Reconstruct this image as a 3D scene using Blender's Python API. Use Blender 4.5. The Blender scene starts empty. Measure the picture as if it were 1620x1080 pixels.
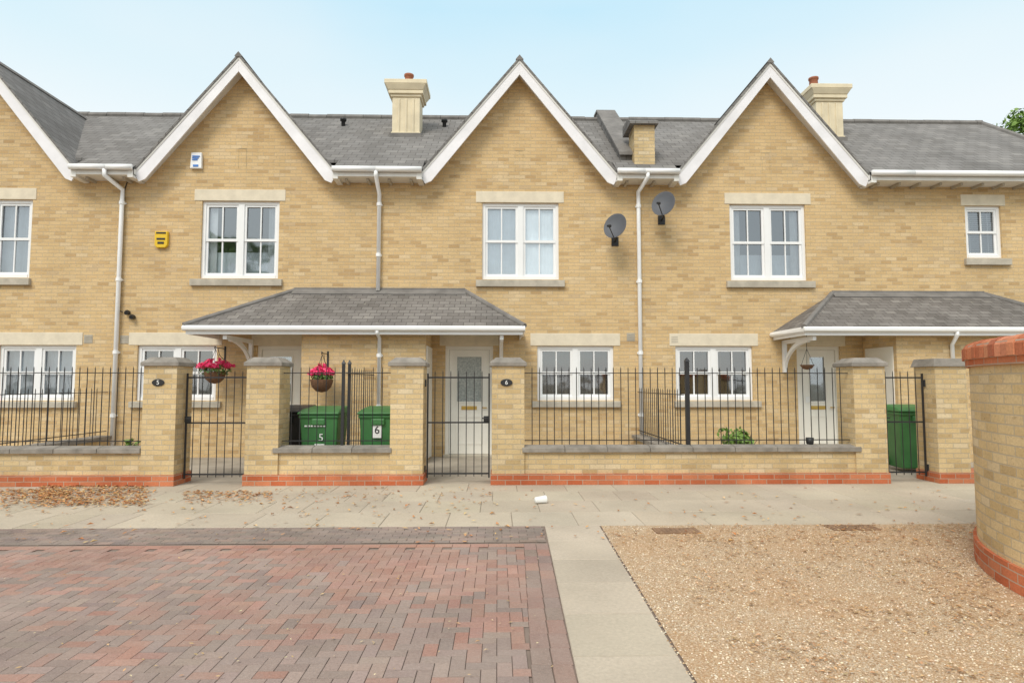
import bpy, bmesh, math, random
from mathutils import Vector, Matrix
from mathutils import noise as mnoise
R = math.radians
random.seed(7)
scene = bpy.context.scene
col = scene.collection

# ------------------------------------------------------------------ camera
CAM = Vector((0, -12.3, 1.4)); TH = R(1.3); PH = R(3.83); FPX = 1000.0
Fd = Vector((math.sin(TH)*math.cos(PH), math.cos(TH)*math.cos(PH), math.sin(PH)))
Rt = Vector((math.cos(TH), -math.sin(TH), 0)); Up = Rt.cross(Fd)
def ray(px, py): return Fd + Rt*((px-810)/FPX) + Up*((540-py)/FPX)
def at(px, py, Y=0.0):
    d = ray(px, py); t = (Y-CAM.y)/d.y; return CAM + d*t
def gr(px, py, z=0.0):
    d = ray(px, py); t = (z-CAM.z)/d.z; return CAM + d*t
def X(px, py=400, Y=0.0): return at(px, py, Y).x
def Z(py, px=822, Y=0.0): return at(px, py, Y).z
cd = bpy.data.cameras.new('camera'); cam = bpy.data.objects.new('camera', cd); col.objects.link(cam)
cam.location = CAM; cam.rotation_euler = (R(90)+PH, 0, -TH)
cd.sensor_width = 36; cd.lens = FPX/1620*36; cd.clip_end = 2000; cd.clip_start = .05
scene.camera = cam

# ------------------------------------------------------------------ world and sun
sund = Vector((-.36, -.80, .95)).normalized()
w = bpy.data.worlds.new('World'); scene.world = w; w.use_nodes = True
nt = w.node_tree; nt.nodes.clear()
sky = nt.nodes.new('ShaderNodeTexSky'); sky.sky_type = 'NISHITA'; sky.sun_disc = False
sky.sun_elevation = math.asin(sund.z); sky.sun_rotation = math.atan2(sund.x, sund.y)
sky.air_density = 1.0; sky.dust_density = 2.2; sky.ozone_density = 1.0
bg = nt.nodes.new('ShaderNodeBackground'); bg.inputs[1].default_value = .125
tc = nt.nodes.new('ShaderNodeTexCoord'); mp = nt.nodes.new('ShaderNodeMapping'); mp.inputs['Scale'].default_value = (1, 1, 2.6)
nz = nt.nodes.new('ShaderNodeTexNoise'); nz.inputs['Scale'].default_value = 1.6; nz.inputs['Detail'].default_value = 4; nz.inputs['Roughness'].default_value = .42
cr = nt.nodes.new('ShaderNodeValToRGB'); cr.color_ramp.elements[0].position = .36; cr.color_ramp.elements[1].position = .72
cr.color_ramp.elements[0].color = (0, 0, 0, 1); cr.color_ramp.elements[1].color = (.6, .6, .6, 1)
sx = nt.nodes.new('ShaderNodeSeparateXYZ'); nt.links.new(tc.outputs['Generated'], sx.inputs[0])
hz = nt.nodes.new('ShaderNodeValToRGB'); e = hz.color_ramp.elements
e[0].position = .0; e[0].color = (.90, .89, .86, 1); e[1].position = 1.0; e[1].color = (.98, .96, .93, 1)
for p_, c_ in ((.34, (.84, .91, .92)), (.42, (.68, .86, .92)), (.52, (.50, .79, .93)), (.72, (.90, .91, .90))):
    x_ = hz.color_ramp.elements.new(p_); x_.color = (*c_, 1)
nt.links.new(sx.outputs[2], hz.inputs[0])
hs = nt.nodes.new('ShaderNodeVectorMath'); hs.operation = 'SCALE'; hs.inputs['Scale'].default_value = 8.8; nt.links.new(hz.outputs[0], hs.inputs[0])
cl = nt.nodes.new('ShaderNodeMix'); cl.data_type = 'RGBA'; cl.inputs[7].default_value = (7.6, 8.0, 8.0, 1)
nt.links.new(cr.outputs[0], cl.inputs[0]); nt.links.new(hs.outputs[0], cl.inputs[6])
mx = nt.nodes.new('ShaderNodeMix'); mx.data_type = 'RGBA'; mx.inputs[0].default_value = .88
sc = nt.nodes.new('ShaderNodeMix'); sc.data_type = 'RGBA'; sc.blend_type = 'MULTIPLY'; sc.inputs[0].default_value = 1; sc.inputs[7].default_value = (2.0, 2.1, 1.9, 1)
nt.links.new(tc.outputs['Generated'], mp.inputs[0]); nt.links.new(mp.outputs[0], nz.inputs[0]); nt.links.new(nz.outputs[0], cr.inputs[0])
nt.links.new(sky.outputs[0], sc.inputs[6]); nt.links.new(sc.outputs[2], mx.inputs[6]); nt.links.new(cl.outputs[2], mx.inputs[7])
nt.links.new(mx.outputs[2], bg.inputs[0])
ow = nt.nodes.new('ShaderNodeOutputWorld'); nt.links.new(bg.outputs[0], ow.inputs[0])
sl = bpy.data.lights.new('sun', 'SUN'); sl.energy = 2.0; sl.angle = R(24); sl.color = (1, .945, .85)
so = bpy.data.objects.new('sun', sl); col.objects.link(so); so.rotation_euler = sund.to_track_quat('Z', 'Y').to_euler(); so.location = (0, -20, 20)
scene.view_settings.view_transform = 'Standard'; scene.view_settings.look = 'None'; scene.view_settings.exposure = 0

# ------------------------------------------------------------------ materials
def newmat(name):
    m = bpy.data.materials.new(name); m.use_nodes = True
    return m, m.node_tree, m.node_tree.nodes['Principled BSDF']
def N(nt, t, **k):
    n = nt.nodes.new(t)
    for a, b in k.items(): setattr(n, a, b)
    return n
def mixc(nt, a, b, fac, mode='MIX'):
    m = N(nt, 'ShaderNodeMix', data_type='RGBA', blend_type=mode)
    for i, s in ((0, fac), (6, a), (7, b)):
        if isinstance(s, (int, float)): m.inputs[i].default_value = s
        elif isinstance(s, tuple): m.inputs[i].default_value = (*s, 1)
        else: nt.links.new(s, m.inputs[i])
    return m.outputs[2]
def ramp(nt, src, stops, const=False):
    r = N(nt, 'ShaderNodeValToRGB'); e = r.color_ramp.elements
    while len(e) > 1: e.remove(e[-1])
    e[0].position = stops[0][0]; e[0].color = (*stops[0][1], 1)
    for p, c in stops[1:]:
        x = e.new(p); x.color = (*c, 1)
    nt.links.new(src, r.inputs[0]); return r.outputs[0]
def noise(nt, coord, scale, detail=4, rough=.55, stretch=None):
    if stretch:
        mp = N(nt, 'ShaderNodeMapping'); mp.inputs['Scale'].default_value = stretch; nt.links.new(coord, mp.inputs[0]); coord = mp.outputs[0]
    n = N(nt, 'ShaderNodeTexNoise'); n.inputs['Scale'].default_value = scale; n.inputs['Detail'].default_value = detail; n.inputs['Roughness'].default_value = rough
    nt.links.new(coord, n.inputs[0]); return n.outputs[0]
def g3(v): return (v, v, v)
def bumpn(nt, b, h, strength, dist):
    bp = N(nt, 'ShaderNodeBump'); bp.inputs['Strength'].default_value = strength; bp.inputs['Distance'].default_value = dist
    nt.links.new(h, bp.inputs['Height']); nt.links.new(bp.outputs[0], b.inputs['Normal'])
def simple(name, c, rough=.6, var=.12, scale=6, bump=0, metal=0, stretch=None, spec=None):
    m, nt, b = newmat(name)
    tc = N(nt, 'ShaderNodeTexCoord'); n = noise(nt, tc.outputs['Object'], scale, 5, .6, stretch)
    f = ramp(nt, n, [(.3, g3(1-var)), (.7, g3(1+var*.6))])
    o = mixc(nt, c, f, 1.0, 'MULTIPLY'); nt.links.new(o, b.inputs['Base Color'])
    b.inputs['Roughness'].default_value = rough; b.inputs['Metallic'].default_value = metal
    if spec is not None: b.inputs['Specular IOR Level'].default_value = spec
    if bump:
        n2 = noise(nt, tc.outputs['Object'], scale*8, 3); bumpn(nt, b, n2, bump, .01)
    return m
def brickmat(name, stops, mortar, bw=.215, rh=.07, ms=.005, bump=.6, big=.16, rough=.9, fleck=0, spots=None, spec=.2, grain=.16):
    m, nt, b = newmat(name)
    uv = N(nt, 'ShaderNodeUVMap')
    br = N(nt, 'ShaderNodeTexBrick'); br.offset = .5
    br.inputs['Color1'].default_value = (0, 0, 0, 1); br.inputs['Color2'].default_value = (1, 1, 1, 1); br.inputs['Mortar'].default_value = (.5, .5, .5, 1)
    br.inputs['Scale'].default_value = 1; br.inputs['Mortar Size'].default_value = ms; br.inputs['Mortar Smooth'].default_value = .15
    br.inputs['Brick Width'].default_value = bw; br.inputs['Row Height'].default_value = rh
    nz = N(nt, 'ShaderNodeTexNoise'); nz.inputs['Scale'].default_value = 25; nt.links.new(uv.outputs[0], nz.inputs[0])
    sub = N(nt, 'ShaderNodeVectorMath', operation='SUBTRACT'); sub.inputs[1].default_value = (.5, .5, .5); nt.links.new(nz.outputs['Color'], sub.inputs[0])
    scl = N(nt, 'ShaderNodeVectorMath', operation='SCALE'); scl.inputs['Scale'].default_value = .005; nt.links.new(sub.outputs[0], scl.inputs[0])
    ad = N(nt, 'ShaderNodeVectorMath', operation='ADD'); nt.links.new(uv.outputs[0], ad.inputs[0]); nt.links.new(scl.outputs[0], ad.inputs[1])
    nt.links.new(ad.outputs[0], br.inputs[0])
    c = ramp(nt, br.outputs['Color'], stops)
    n1 = noise(nt, uv.outputs[0], 45, 4, .65)
    c = mixc(nt, c, ramp(nt, n1, [(.25, g3(1-grain)), (.75, g3(1+grain*.75))]), 1.0, 'MULTIPLY')
    if fleck:
        n5 = noise(nt, uv.outputs[0], 38, 2, .5, (.45, 1, 1))
        c = mixc(nt, c, (.31, .20, .10), ramp(nt, n5, [(.62, g3(0)), (.70, g3(fleck))]))
    c = mixc(nt, c, mortar, br.outputs['Fac'])
    n2 = noise(nt, uv.outputs[0], .8, 5, .6)
    c = mixc(nt, c, ramp(nt, n2, [(.3, g3(1-big)), (.7, g3(1+big*.5))]), 1.0, 'MULTIPLY')
    n4 = noise(nt, uv.outputs[0], 1.6, 4, .6, (1.0, .22, 1))
    c = mixc(nt, c, ramp(nt, n4, [(.35, g3(1-big*.7)), (.6, g3(1.02))]), 1.0, 'MULTIPLY')
    if spots:
        n3 = noise(nt, uv.outputs[0], spots[2], 6, .7)
        c = mixc(nt, c, spots[0], ramp(nt, n3, [(spots[1], g3(0)), (spots[1]+.07, g3(spots[3]))]))
    nt.links.new(c, b.inputs['Base Color']); b.inputs['Roughness'].default_value = rough; b.inputs['Specular IOR Level'].default_value = spec
    inv = N(nt, 'ShaderNodeMath', operation='MULTIPLY_ADD'); inv.inputs[1].default_value = -1; nt.links.new(br.outputs['Fac'], inv.inputs[0])
    h2 = N(nt, 'ShaderNodeMath', operation='MULTIPLY'); h2.inputs[1].default_value = .5; nt.links.new(n1, h2.inputs[0]); nt.links.new(h2.outputs[0], inv.inputs[2])
    bumpn(nt, b, inv.outputs[0], bump, .012)
    return m
def attrmat(name, rough=.9, var=.2, scale=30, bump=.3, big=.2, speck=None, dust=None, spec=.2):
    m, nt, b = newmat(name)
    a = N(nt, 'ShaderNodeAttribute'); a.attribute_name = 'Col'
    uv = N(nt, 'ShaderNodeUVMap')
    n1 = noise(nt, uv.outputs[0], scale, 5, .7); n2 = noise(nt, uv.outputs[0], .9, 5, .6)
    c = mixc(nt, a.outputs['Color'], ramp(nt, n1, [(.25, g3(1-var)), (.75, g3(1+var))]), 1.0, 'MULTIPLY')
    if dust:
        n6 = noise(nt, uv.outputs[0], 1.7, 8, .72)
        c = mixc(nt, c, dust, ramp(nt, n6, [(.40, g3(.05)), (.66, g3(.55))]))
    c = mixc(nt, c, ramp(nt, n2, [(.3, g3(1-big)), (.7, g3(1+big))]), 1.0, 'MULTIPLY')
    if speck:
        n3 = noise(nt, uv.outputs[0], 130, 2, .5)
        c = mixc(nt, c, speck, ramp(nt, n3, [(.60, g3(0)), (.68, g3(.5))]))
    nt.links.new(c, b.inputs['Base Color']); b.inputs['Roughness'].default_value = rough; b.inputs['Specular IOR Level'].default_value = spec
    bumpn(nt, b, n1, bump, .006)
    return m
M = {}
M['brick'] = brickmat('yellow stock brick', [(0, (.54, .36, .18)), (.12, (.635, .44, .225)), (.35, (.70, .50, .26)), (.6, (.725, .525, .285)), (.8, (.675, .47, .24)), (.93, (.75, .57, .34)), (1, (.60, .43, .245))], (.56, .44, .29), ms=.0048, big=.08, fleck=.45)
M['brick2'] = brickmat('weathered yellow brick', [(0, (.52, .37, .19)), (.2, (.65, .48, .25)), (.5, (.73, .56, .32)), (.8, (.64, .47, .25)), (1, (.75, .61, .40))], (.52, .43, .30), ms=.0055, big=.16, fleck=.4)
M['red'] = brickmat('red engineering brick', [(0, (.50, .13, .055)), (.5, (.58, .18, .085)), (1, (.64, .24, .12))], (.50, .37, .28), ms=.005, big=.22)
M['redsoldier'] = brickmat('red brick on end', [(0, (.40, .12, .06)), (.3, (.58, .20, .10)), (.7, (.52, .17, .085)), (1, (.66, .30, .17))], (.27, .19, .14), bw=.078, rh=.6, ms=.006, big=.26)
M['slate'] = brickmat('slate', [(0, (.215, .203, .192)), (.4, (.24, .228, .218)), (.8, (.26, .248, .238)), (1, (.29, .275, .26))], (.12, .113, .107), bw=.26, rh=.19, ms=.006, bump=.7, big=.16, rough=1, spots=((.46, .44, .39), .66, 9, .4), spec=.15, grain=.10)
M['slateporch'] = brickmat('porch slate', [(0, (.19, .172, .158)), (.4, (.225, .205, .19)), (.8, (.25, .23, .213)), (1, (.29, .267, .245))], (.10, .09, .082), bw=.20, rh=.13, ms=.005, bump=.8, big=.22, rough=1, spots=((.42, .39, .32), .61, 7, .5), spec=.15, grain=.12)
M['ridge'] = simple('ridge tile', (.215, .20, .187), .9, .28, 4, .3)
M['stone'] = simple('cast stone lintel', (.76, .67, .52), .85, .12, 5, .2)
M['sill'] = simple('weathered stone sill', (.50, .45, .37), .9, .22, 5, .3)
M['cope'] = simple('grey coping stone', (.29, .26, .225), .9, .35, 5, .5)
M['white'] = simple('white frame', (.88, .88, .88), .35, .03, 3)
M['pipe'] = simple('white pipe', (.94, .94, .94), .4, .03, 3)
M['barge'] = simple('white painted board', (.86, .84, .86), .45, .10, 2.5, .1)
M['soffit'] = simple('soffit board', (.80, .78, .74), .6, .1, 3)
M['iron'] = simple('black iron', (.022, .022, .024), .5, .2, 10)
M['cream'] = simple('cream chimney render', (.80, .69, .49), .8, .14, 3, .1)
M['pot'] = simple('terracotta pot', (.38, .14, .08), .8, .2, 5)
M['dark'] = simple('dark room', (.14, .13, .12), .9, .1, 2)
M['net'] = simple('net curtain', (.62, .66, .70), .9, .12, 4)
M['netpale'] = simple('pale net curtain', (.86, .90, .93), .9, .10, 3)
M['cloth'] = simple('pale curtain', (.58, .59, .60), .9, .15, 5)
M['blind'] = simple('wooden blind', (.22, .12, .065), .6, .15, 5)
M['blindgrey'] = simple('grey blind', (.40, .40, .41), .6, .1, 5)
M['doorw'] = simple('white door', (.86, .83, .76), .4, .04, 3)
M['brass'] = simple('brass', (.62, .42, .12), .35, .1, 5, 0, .8)
M['green'] = simple('green plastic', (.05, .19, .055), .5, .18, 4, .1)
M['black'] = simple('black plastic', (.02, .02, .021), .5, .1, 4)
M['dish'] = simple('grey dish', (.10, .105, .12), .6, .1, 4, 0, 0)
M['yellow'] = simple('yellow plastic', (.80, .52, .02), .4, .05, 4)
M['blue'] = simple('blue print', (.06, .22, .62), .5, .05, 4)
M['paper'] = simple('white label', (.85, .85, .83), .6, .05, 4)
M['wicker'] = simple('wicker', (.20, .10, .05), .9, .4, 40, .8)
M['rust'] = simple('rusty metal', (.28, .17, .10), .85, .35, 12, .5)
M['bark'] = simple('bark', (.12, .09, .06), .95, .3, 12, .8)
M['flower'] = simple('pink petals', (.95, .06, .21), .6, .3, 20)
M['concrete'] = simple('garden concrete', (.40, .35, .285), .9, .25, 2, .4)
M['earth'] = simple('open ground', (.20, .17, .12), .95, .3, .4, .2)
def leafmat(name, a, b_):
    m, nt, b = newmat(name); tc = N(nt, 'ShaderNodeTexCoord'); n = noise(nt, tc.outputs['Object'], 3.5, 6, .8)
    nt.links.new(ramp(nt, n, [(.35, a), (.65, b_)]), b.inputs['Base Color']); b.inputs['Roughness'].default_value = .6
    return m
M['leaf'] = leafmat('green leaf', (.045, .12, .02), (.17, .30, .06))
M['treeleaf'] = leafmat('tree leaf', (.09, .18, .025), (.26, .40, .08))
M['fall'] = attrmat('fallen leaf', .8, .3, 60, .2, .1)
M['pave'] = attrmat('paving brick', .95, .22, 55, .5, .14, (.46, .38, .33), (.36, .29, .25), .1)
M['slab'] = attrmat('paving slab', .95, .18, 40, .35, .13, (.38, .34, .28), (.49, .42, .33), .1)
M['pebble'] = attrmat('pebbles', .9, .15, 90, .2, .1)
m, nt2, b = newmat('gravel'); M['gravel'] = m
uv = N(nt2, 'ShaderNodeUVMap'); vo = N(nt2, 'ShaderNodeTexVoronoi'); vo.inputs['Scale'].default_value = 135; nt2.links.new(uv.outputs[0], vo.inputs[0])
sp = N(nt2, 'ShaderNodeSeparateColor'); nt2.links.new(vo.outputs['Color'], sp.inputs[0])
c = ramp(nt2, sp.outputs[0], [(0, (.42, .25, .13)), (.3, (.60, .41, .25)), (.6, (.72, .54, .36)), (.85, (.82, .70, .54)), (1, (.48, .30, .17))])
c = mixc(nt2, c, ramp(nt2, vo.outputs['Distance'], [(0, g3(1.05)), (.8, g3(.62))]), 1.0, 'MULTIPLY')
n = noise(nt2, uv.outputs[0], 1.3, 8, .7); c = mixc(nt2, c, (.50, .31, .17), ramp(nt2, n, [(.44, g3(0)), (.64, g3(.5))]))
nt2.links.new(c, b.inputs['Base Color']); b.inputs['Roughness'].default_value = .95; b.inputs['Specular IOR Level'].default_value = .1
iv = N(nt2, 'ShaderNodeMath', operation='MULTIPLY'); iv.inputs[1].default_value = -1; nt2.links.new(vo.outputs['Distance'], iv.inputs[0]); bumpn(nt2, b, iv.outputs[0], .5, .008)
m = bpy.data.materials.new('window glass'); m.use_nodes = True; M['glass'] = m; t = m.node_tree; t.nodes.clear()
o = N(t, 'ShaderNodeOutputMaterial'); gl = N(t, 'ShaderNodeBsdfGlossy'); gl.inputs['Roughness'].default_value = .04; gl.inputs['Color'].default_value = (.9, .95, 1, 1)
tr = N(t, 'ShaderNodeBsdfTransparent'); tr.inputs[0].default_value = (.88, .92, .94, 1); fr = N(t, 'ShaderNodeLayerWeight'); fr.inputs[0].default_value = .35
ma = N(t, 'ShaderNodeMath', operation='MULTIPLY_ADD'); ma.inputs[1].default_value = .6; ma.inputs[2].default_value = .26; t.links.new(fr.outputs['Fresnel'], ma.inputs[0])
tcg = N(t, 'ShaderNodeTexCoord'); nb = N(t, 'ShaderNodeTexNoise'); nb.inputs['Scale'].default_value = 1.5; t.links.new(tcg.outputs['Object'], nb.inputs[0])
bp = N(t, 'ShaderNodeBump'); bp.inputs['Strength'].default_value = .12; bp.inputs['Distance'].default_value = .05; t.links.new(nb.outputs[0], bp.inputs['Height']); t.links.new(bp.outputs[0], gl.inputs['Normal'])
ms_ = N(t, 'ShaderNodeMixShader'); t.links.new(ma.outputs[0], ms_.inputs[0]); t.links.new(tr.outputs[0], ms_.inputs[1]); t.links.new(gl.outputs[0], ms_.inputs[2]); t.links.new(ms_.outputs[0], o.inputs[0])
m, nt3, b = newmat('obscure glass'); M['frost'] = m
tcf = N(nt3, 'ShaderNodeTexCoord'); vf = N(nt3, 'ShaderNodeTexVoronoi'); vf.inputs['Scale'].default_value = 30; nt3.links.new(tcf.outputs['Object'], vf.inputs[0])
nt3.links.new(ramp(nt3, vf.outputs['Distance'], [(.1, (.27, .30, .29)), (.5, (.36, .39, .38)), (.8, (.47, .49, .47))]), b.inputs['Base Color']); b.inputs['Roughness'].default_value = .3; bumpn(nt3, b, vf.outputs['Distance'], .25, .008)

# ------------------------------------------------------------------ mesh helpers
ORG = {}
class MB:
    def __init__(s): s.v = []; s.f = []; s.c = []
    def add(s, vs, fs, c=None):
        k = len(s.v); s.v += [Vector(p) for p in vs]
        for f in fs: s.f.append([i+k for i in f]); s.c.append(c)
        return s
    def poly(s, pts, c=None): return s.add(pts, [list(range(len(pts)))], c)
    def box(s, x0, x1, y0, y1, z0, z1, c=None):
        return s.add([(x0,y0,z0),(x1,y0,z0),(x1,y1,z0),(x0,y1,z0),(x0,y0,z1),(x1,y0,z1),(x1,y1,z1),(x0,y1,z1)],
              [[0,3,2,1],[4,5,6,7],[0,1,5,4],[1,2,6,5],[2,3,7,6],[3,0,4,7]], c)
    def frus(s, a, b, z0, z1, c=None):
        return s.add([(a[0],a[2],z0),(a[1],a[2],z0),(a[1],a[3],z0),(a[0],a[3],z0),(b[0],b[2],z1),(b[1],b[2],z1),(b[1],b[3],z1),(b[0],b[3],z1)],
              [[0,3,2,1],[4,5,6,7],[0,1,5,4],[1,2,6,5],[2,3,7,6],[3,0,4,7]], c)
    def extr(s, pts, vec, c=None):
        n = len(pts); vec = Vector(vec); P = [Vector(p) for p in pts]
        return s.add(P+[p+vec for p in P], [list(range(n)), list(range(2*n-1, n-1, -1))]+[[i, (i+1)%n, n+(i+1)%n, n+i] for i in range(n)], c)
    def tube(s, path, r, seg=8, c=None, cap=True):
        P = [Vector(p) for p in path]; rings = []
        rr = r if isinstance(r, (list, tuple)) else [r]*len(P)
        t0 = (P[1]-P[0]).normalized(); u = t0.orthogonal().normalized()
        for i, p in enumerate(P):
            t = (P[min(i+1, len(P)-1)]-P[max(i-1, 0)]).normalized()
            u = (u - t*u.dot(t)).normalized(); vv = t.cross(u)
            rings.append([p+(u*math.cos(2*math.pi*k/seg)+vv*math.sin(2*math.pi*k/seg))*rr[i] for k in range(seg)])
        fs = []
        for i in range(len(P)-1):
            for k in range(seg): fs.append([i*seg+k, i*seg+(k+1)%seg, (i+1)*seg+(k+1)%seg, (i+1)*seg+k])
        if cap: fs.append(list(range(seg))[::-1]); fs.append([(len(P)-1)*seg+k for k in range(seg)])
        return s.add([q for g in rings for q in g], fs, c)
    def lathe(s, prof, cx, cy, seg=16, c=None):
        vs = []; fs = []
        for r, z in prof:
            for k in range(seg): a = 2*math.pi*k/seg; vs.append((cx+r*math.cos(a), cy+r*math.sin(a), z))
        n = len(prof)
        for i in range(n-1):
            for k in range(seg): fs.append([i*seg+k, i*seg+(k+1)%seg, (i+1)*seg+(k+1)%seg, (i+1)*seg+k])
        return s.add(vs, fs, c)
    def xf(s, mat): s.v = [mat @ p for p in s.v]; return s
    def build(s, name, mat, parent=None, smooth=False, bevel=0, uvf=None, recalc=True, origin=None):
        if parent is not None: org = ORG[parent.name]
        elif origin is not None: org = Vector(origin)
        else:
            xs = [p.x for p in s.v]; ys = [p.y for p in s.v]; zs = [p.z for p in s.v]
            org = Vector(((min(xs)+max(xs))/2, (min(ys)+max(ys))/2, min(zs)))
        me = bpy.data.meshes.new(name); me.from_pydata([tuple(p-org) for p in s.v], [], s.f)
        me.materials.append(mat)
        if recalc:
            bm = bmesh.new(); bm.from_mesh(me); bmesh.ops.recalc_face_normals(bm, faces=bm.faces); bm.to_mesh(me); bm.free()
        ul = me.uv_layers.new(name='UVMap').data
        for p in me.polygons:
            n = p.normal
            if abs(n.z) > .96: tt = Vector((1, 0, 0)); bb = Vector((0, 1, 0))
            else: tt = Vector((0, 0, 1)).cross(n).normalized(); bb = n.cross(tt)
            for li in p.loop_indices:
                q = me.vertices[me.loops[li].vertex_index].co + org
                ul[li].uv = uvf(q, n) if uvf else (q.dot(tt), q.dot(bb))
        if any(c is not None for c in s.c):
            ca = me.color_attributes.new(name='Col', type='FLOAT_COLOR', domain='CORNER')
            for p in me.polygons:
                c = s.c[p.index] or (.5, .5, .5)
                for li in p.loop_indices: ca.data[li].color = (*c, 1)
        if smooth:
            for p in me.polygons: p.use_smooth = True
        o = bpy.data.objects.new(name, me); col.objects.link(o)
        if parent is not None: o.parent = parent
        else: o.location = org
        ORG[o.name] = org
        if bevel:
            md = o.modifiers.new('bevel', 'BEVEL'); md.width = bevel; md.segments = 2; md.limit_method = 'ANGLE'
        return o
def tag(o, label=None, cat=None, group=None, kind=None):
    for k, v in (('label', label), ('category', cat), ('group', group), ('kind', kind)):
        if v: o[k] = v
    return o
def thing(name, loc, label, cat, group=None):
    o = bpy.data.objects.new(name, None); col.objects.link(o); o.location = loc; o.empty_display_size = .3
    ORG[o.name] = Vector(loc); return tag(o, label, cat, group)
def textmb(s, size, origin, xdir=(1,0,0), zdir=(0,0,1), depth=.003):
    cu = bpy.data.curves.new('txt', 'FONT'); cu.body = s; cu.size = size; cu.align_x = 'CENTER'; cu.align_y = 'CENTER'; cu.extrude = depth/2; cu.resolution_u = 3
    ob = bpy.data.objects.new('txt', cu); col.objects.link(ob); bpy.context.view_layer.update()
    me = bpy.data.meshes.new_from_object(ob.evaluated_get(bpy.context.evaluated_depsgraph_get()))
    xd = Vector(xdir); zd = Vector(zdir); nd = xd.cross(zd); O = Vector(origin)
    mb = MB(); mb.add([O+xd*v.co.x+zd*v.co.y+nd*v.co.z for v in me.vertices], [list(p.vertices) for p in me.polygons])
    bpy.data.objects.remove(ob); bpy.data.curves.remove(cu); bpy.data.meshes.remove(me)
    return mb
rnd = random.random
def ru(a, b): return a+(b-a)*rnd()
def jit(c, a=.1):
    k = 1+ru(-a, a); return tuple(max(0, x*k*(1+ru(-a, a)*.3)) for x in c)
def leafclump(mb, c, r, n, size, cols=None, shell=.4):
    c = Vector(c)
    for _ in range(n):
        d = Vector((random.gauss(0,1), random.gauss(0,1), random.gauss(0,1))).normalized()
        k = shell+(1-shell)*rnd()**.6
        p = c+Vector((d.x*r[0]*k, d.y*r[1]*k, d.z*r[2]*k))
        nrm = (d+Vector((ru(-1,1), ru(-1,1), ru(-.6,1.2)))).normalized(); u = nrm.orthogonal().normalized()
        u = Matrix.Rotation(ru(0, 6.28), 3, nrm) @ u; v = nrm.cross(u); s = size*ru(.6, 1.3)
        mb.add([p-u*s, p+v*s*.5, p+u*s, p-v*s*.5], [[0,1,2,3]], random.choice(cols) if cols else None)

# ------------------------------------------------------------------ key levels
YE = -.38
ZE = at(600, 266, YE).z; YR = 3.1; ZR = at(600, 187, YR).z; MR = (ZR-ZE)/(YR-YE)
ZWT = ZE-.06
zU = (Z(442), Z(321), Z(303), Z(454)); zL = (Z(633), Z(547), Z(527), Z(644))
YW = gr(780, 767).y
XP = [-13.2, X(186, 400), X(600, 400), X(1014, 400), X(1428, 400), 11.9]
YB = -.30
def gable_from(apx, apy, lpx, rpx, fy):
    a = at(apx, apy, YB); l = at(lpx, fy, YB); r = at(rpx, fy, YB)
    return a.x, a.z, (a.x-l.x + r.x-a.x)/2
gs = [gable_from(378, 90, 222, 532, 266), gable_from(822, 94, 672, 976, 268), gable_from(1218, 99, 1072, 1378, 270)]
ZA = sum(g[1] for g in gs)/3; HW = sum(g[2] for g in gs)/3; ZF = ZE-.02; MG = (ZA-ZF)/HW
GX = [at(118, 266, YB).x-HW] + [g[0] for g in gs]

# ------------------------------------------------------------------ ground
def struct(o): o['kind'] = 'structure'; return o
g = MB(); g.poly([(-400, -400, -.03), (400, -400, -.03), (400, 400, -.03), (-400, 400, -.03)]); struct(g.build('ground', M['earth'], recalc=False))
g = MB(); g.box(-14, 13, YW+.1, .3, -.1, .0); struct(g.build('front_garden_ground', M['concrete']))
yk = gr(700, 832).y
def tile(mb, q, z, c, gap=.004, dz=.006):
    cen = sum((Vector(p) for p in q), Vector((0, 0)))/4
    lo = []; hi = []
    for p in q:
        p = Vector(p); d = cen-p; dl = Vector((math.copysign(gap, d.x), math.copysign(gap, d.y)))
        lo.append((p.x+dl.x*.4, p.y+dl.y*.4, z-dz)); hi.append((p.x+dl.x*1.3, p.y+dl.y*1.3, z))
    mb.add(lo+hi, [[4,5,6,7],[0,1,5,4],[1,2,6,5],[2,3,7,6],[3,0,4,7]], c)
def rect(x0, y0, x1, y1): return [(x0,y0),(x1,y0),(x1,y1),(x0,y1)]
g = MB(); g.box(-14.5, 11, yk, YW+.2, -.12, -.005); struct(g.build('pavement_bed', simple('slab joints', (.23, .19, .15), .95, .2, 4)))
mb = MB(); rows = 4; rh = (YW+.15-yk)/rows
for r in range(rows):
    x = -14.4 - (r%2)*.34
    while x < 10.9:
        wdt = .66 if rnd() > .12 else .45
        base = random.choice([(.50,.43,.335),(.48,.41,.315),(.51,.44,.345),(.46,.39,.305)])
        tile(mb, rect(x, yk+r*rh, x+wdt, yk+(r+1)*rh), ru(0, .002), jit(base, .05), .005)
        x += wdt
struct(mb.build('pavement', M['slab'], recalc=False))
pl = [gr(862, 833), gr(915, 1080)]; pr = [gr(950, 833), gr(1100, 1080)]
dl_ = (pl[1]-pl[0]); dr_ = (pr[1]-pr[0])
def lx(y): return pl[0].x + dl_.x*(y-pl[0].y)/dl_.y
def rx(y): return pr[0].x + dr_.x*(y-pr[0].y)/dr_.y
mb = MB(); y = yk-.006
while y > -13.6:
    y2 = y-.6
    tile(mb, [(lx(y2), y2), (rx(y2), y2), (rx(y), y), (lx(y), y)], ru(0, .002), jit(random.choice([(.48, .415, .325), (.455, .39, .305), (.50, .43, .34)]), .05), .006); y = y2
struct(mb.build('slab_path', M['slab'], recalc=False))
g = MB(); g.box(-14.5, 6.5, -13.7, yk-.002, -.12, -.009); struct(g.build('paving_bed', simple('sand joints', (.25, .19, .155), .95, .2, 4)))
mb = MB(); W = .078
yb1 = gr(500, 861).y
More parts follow.
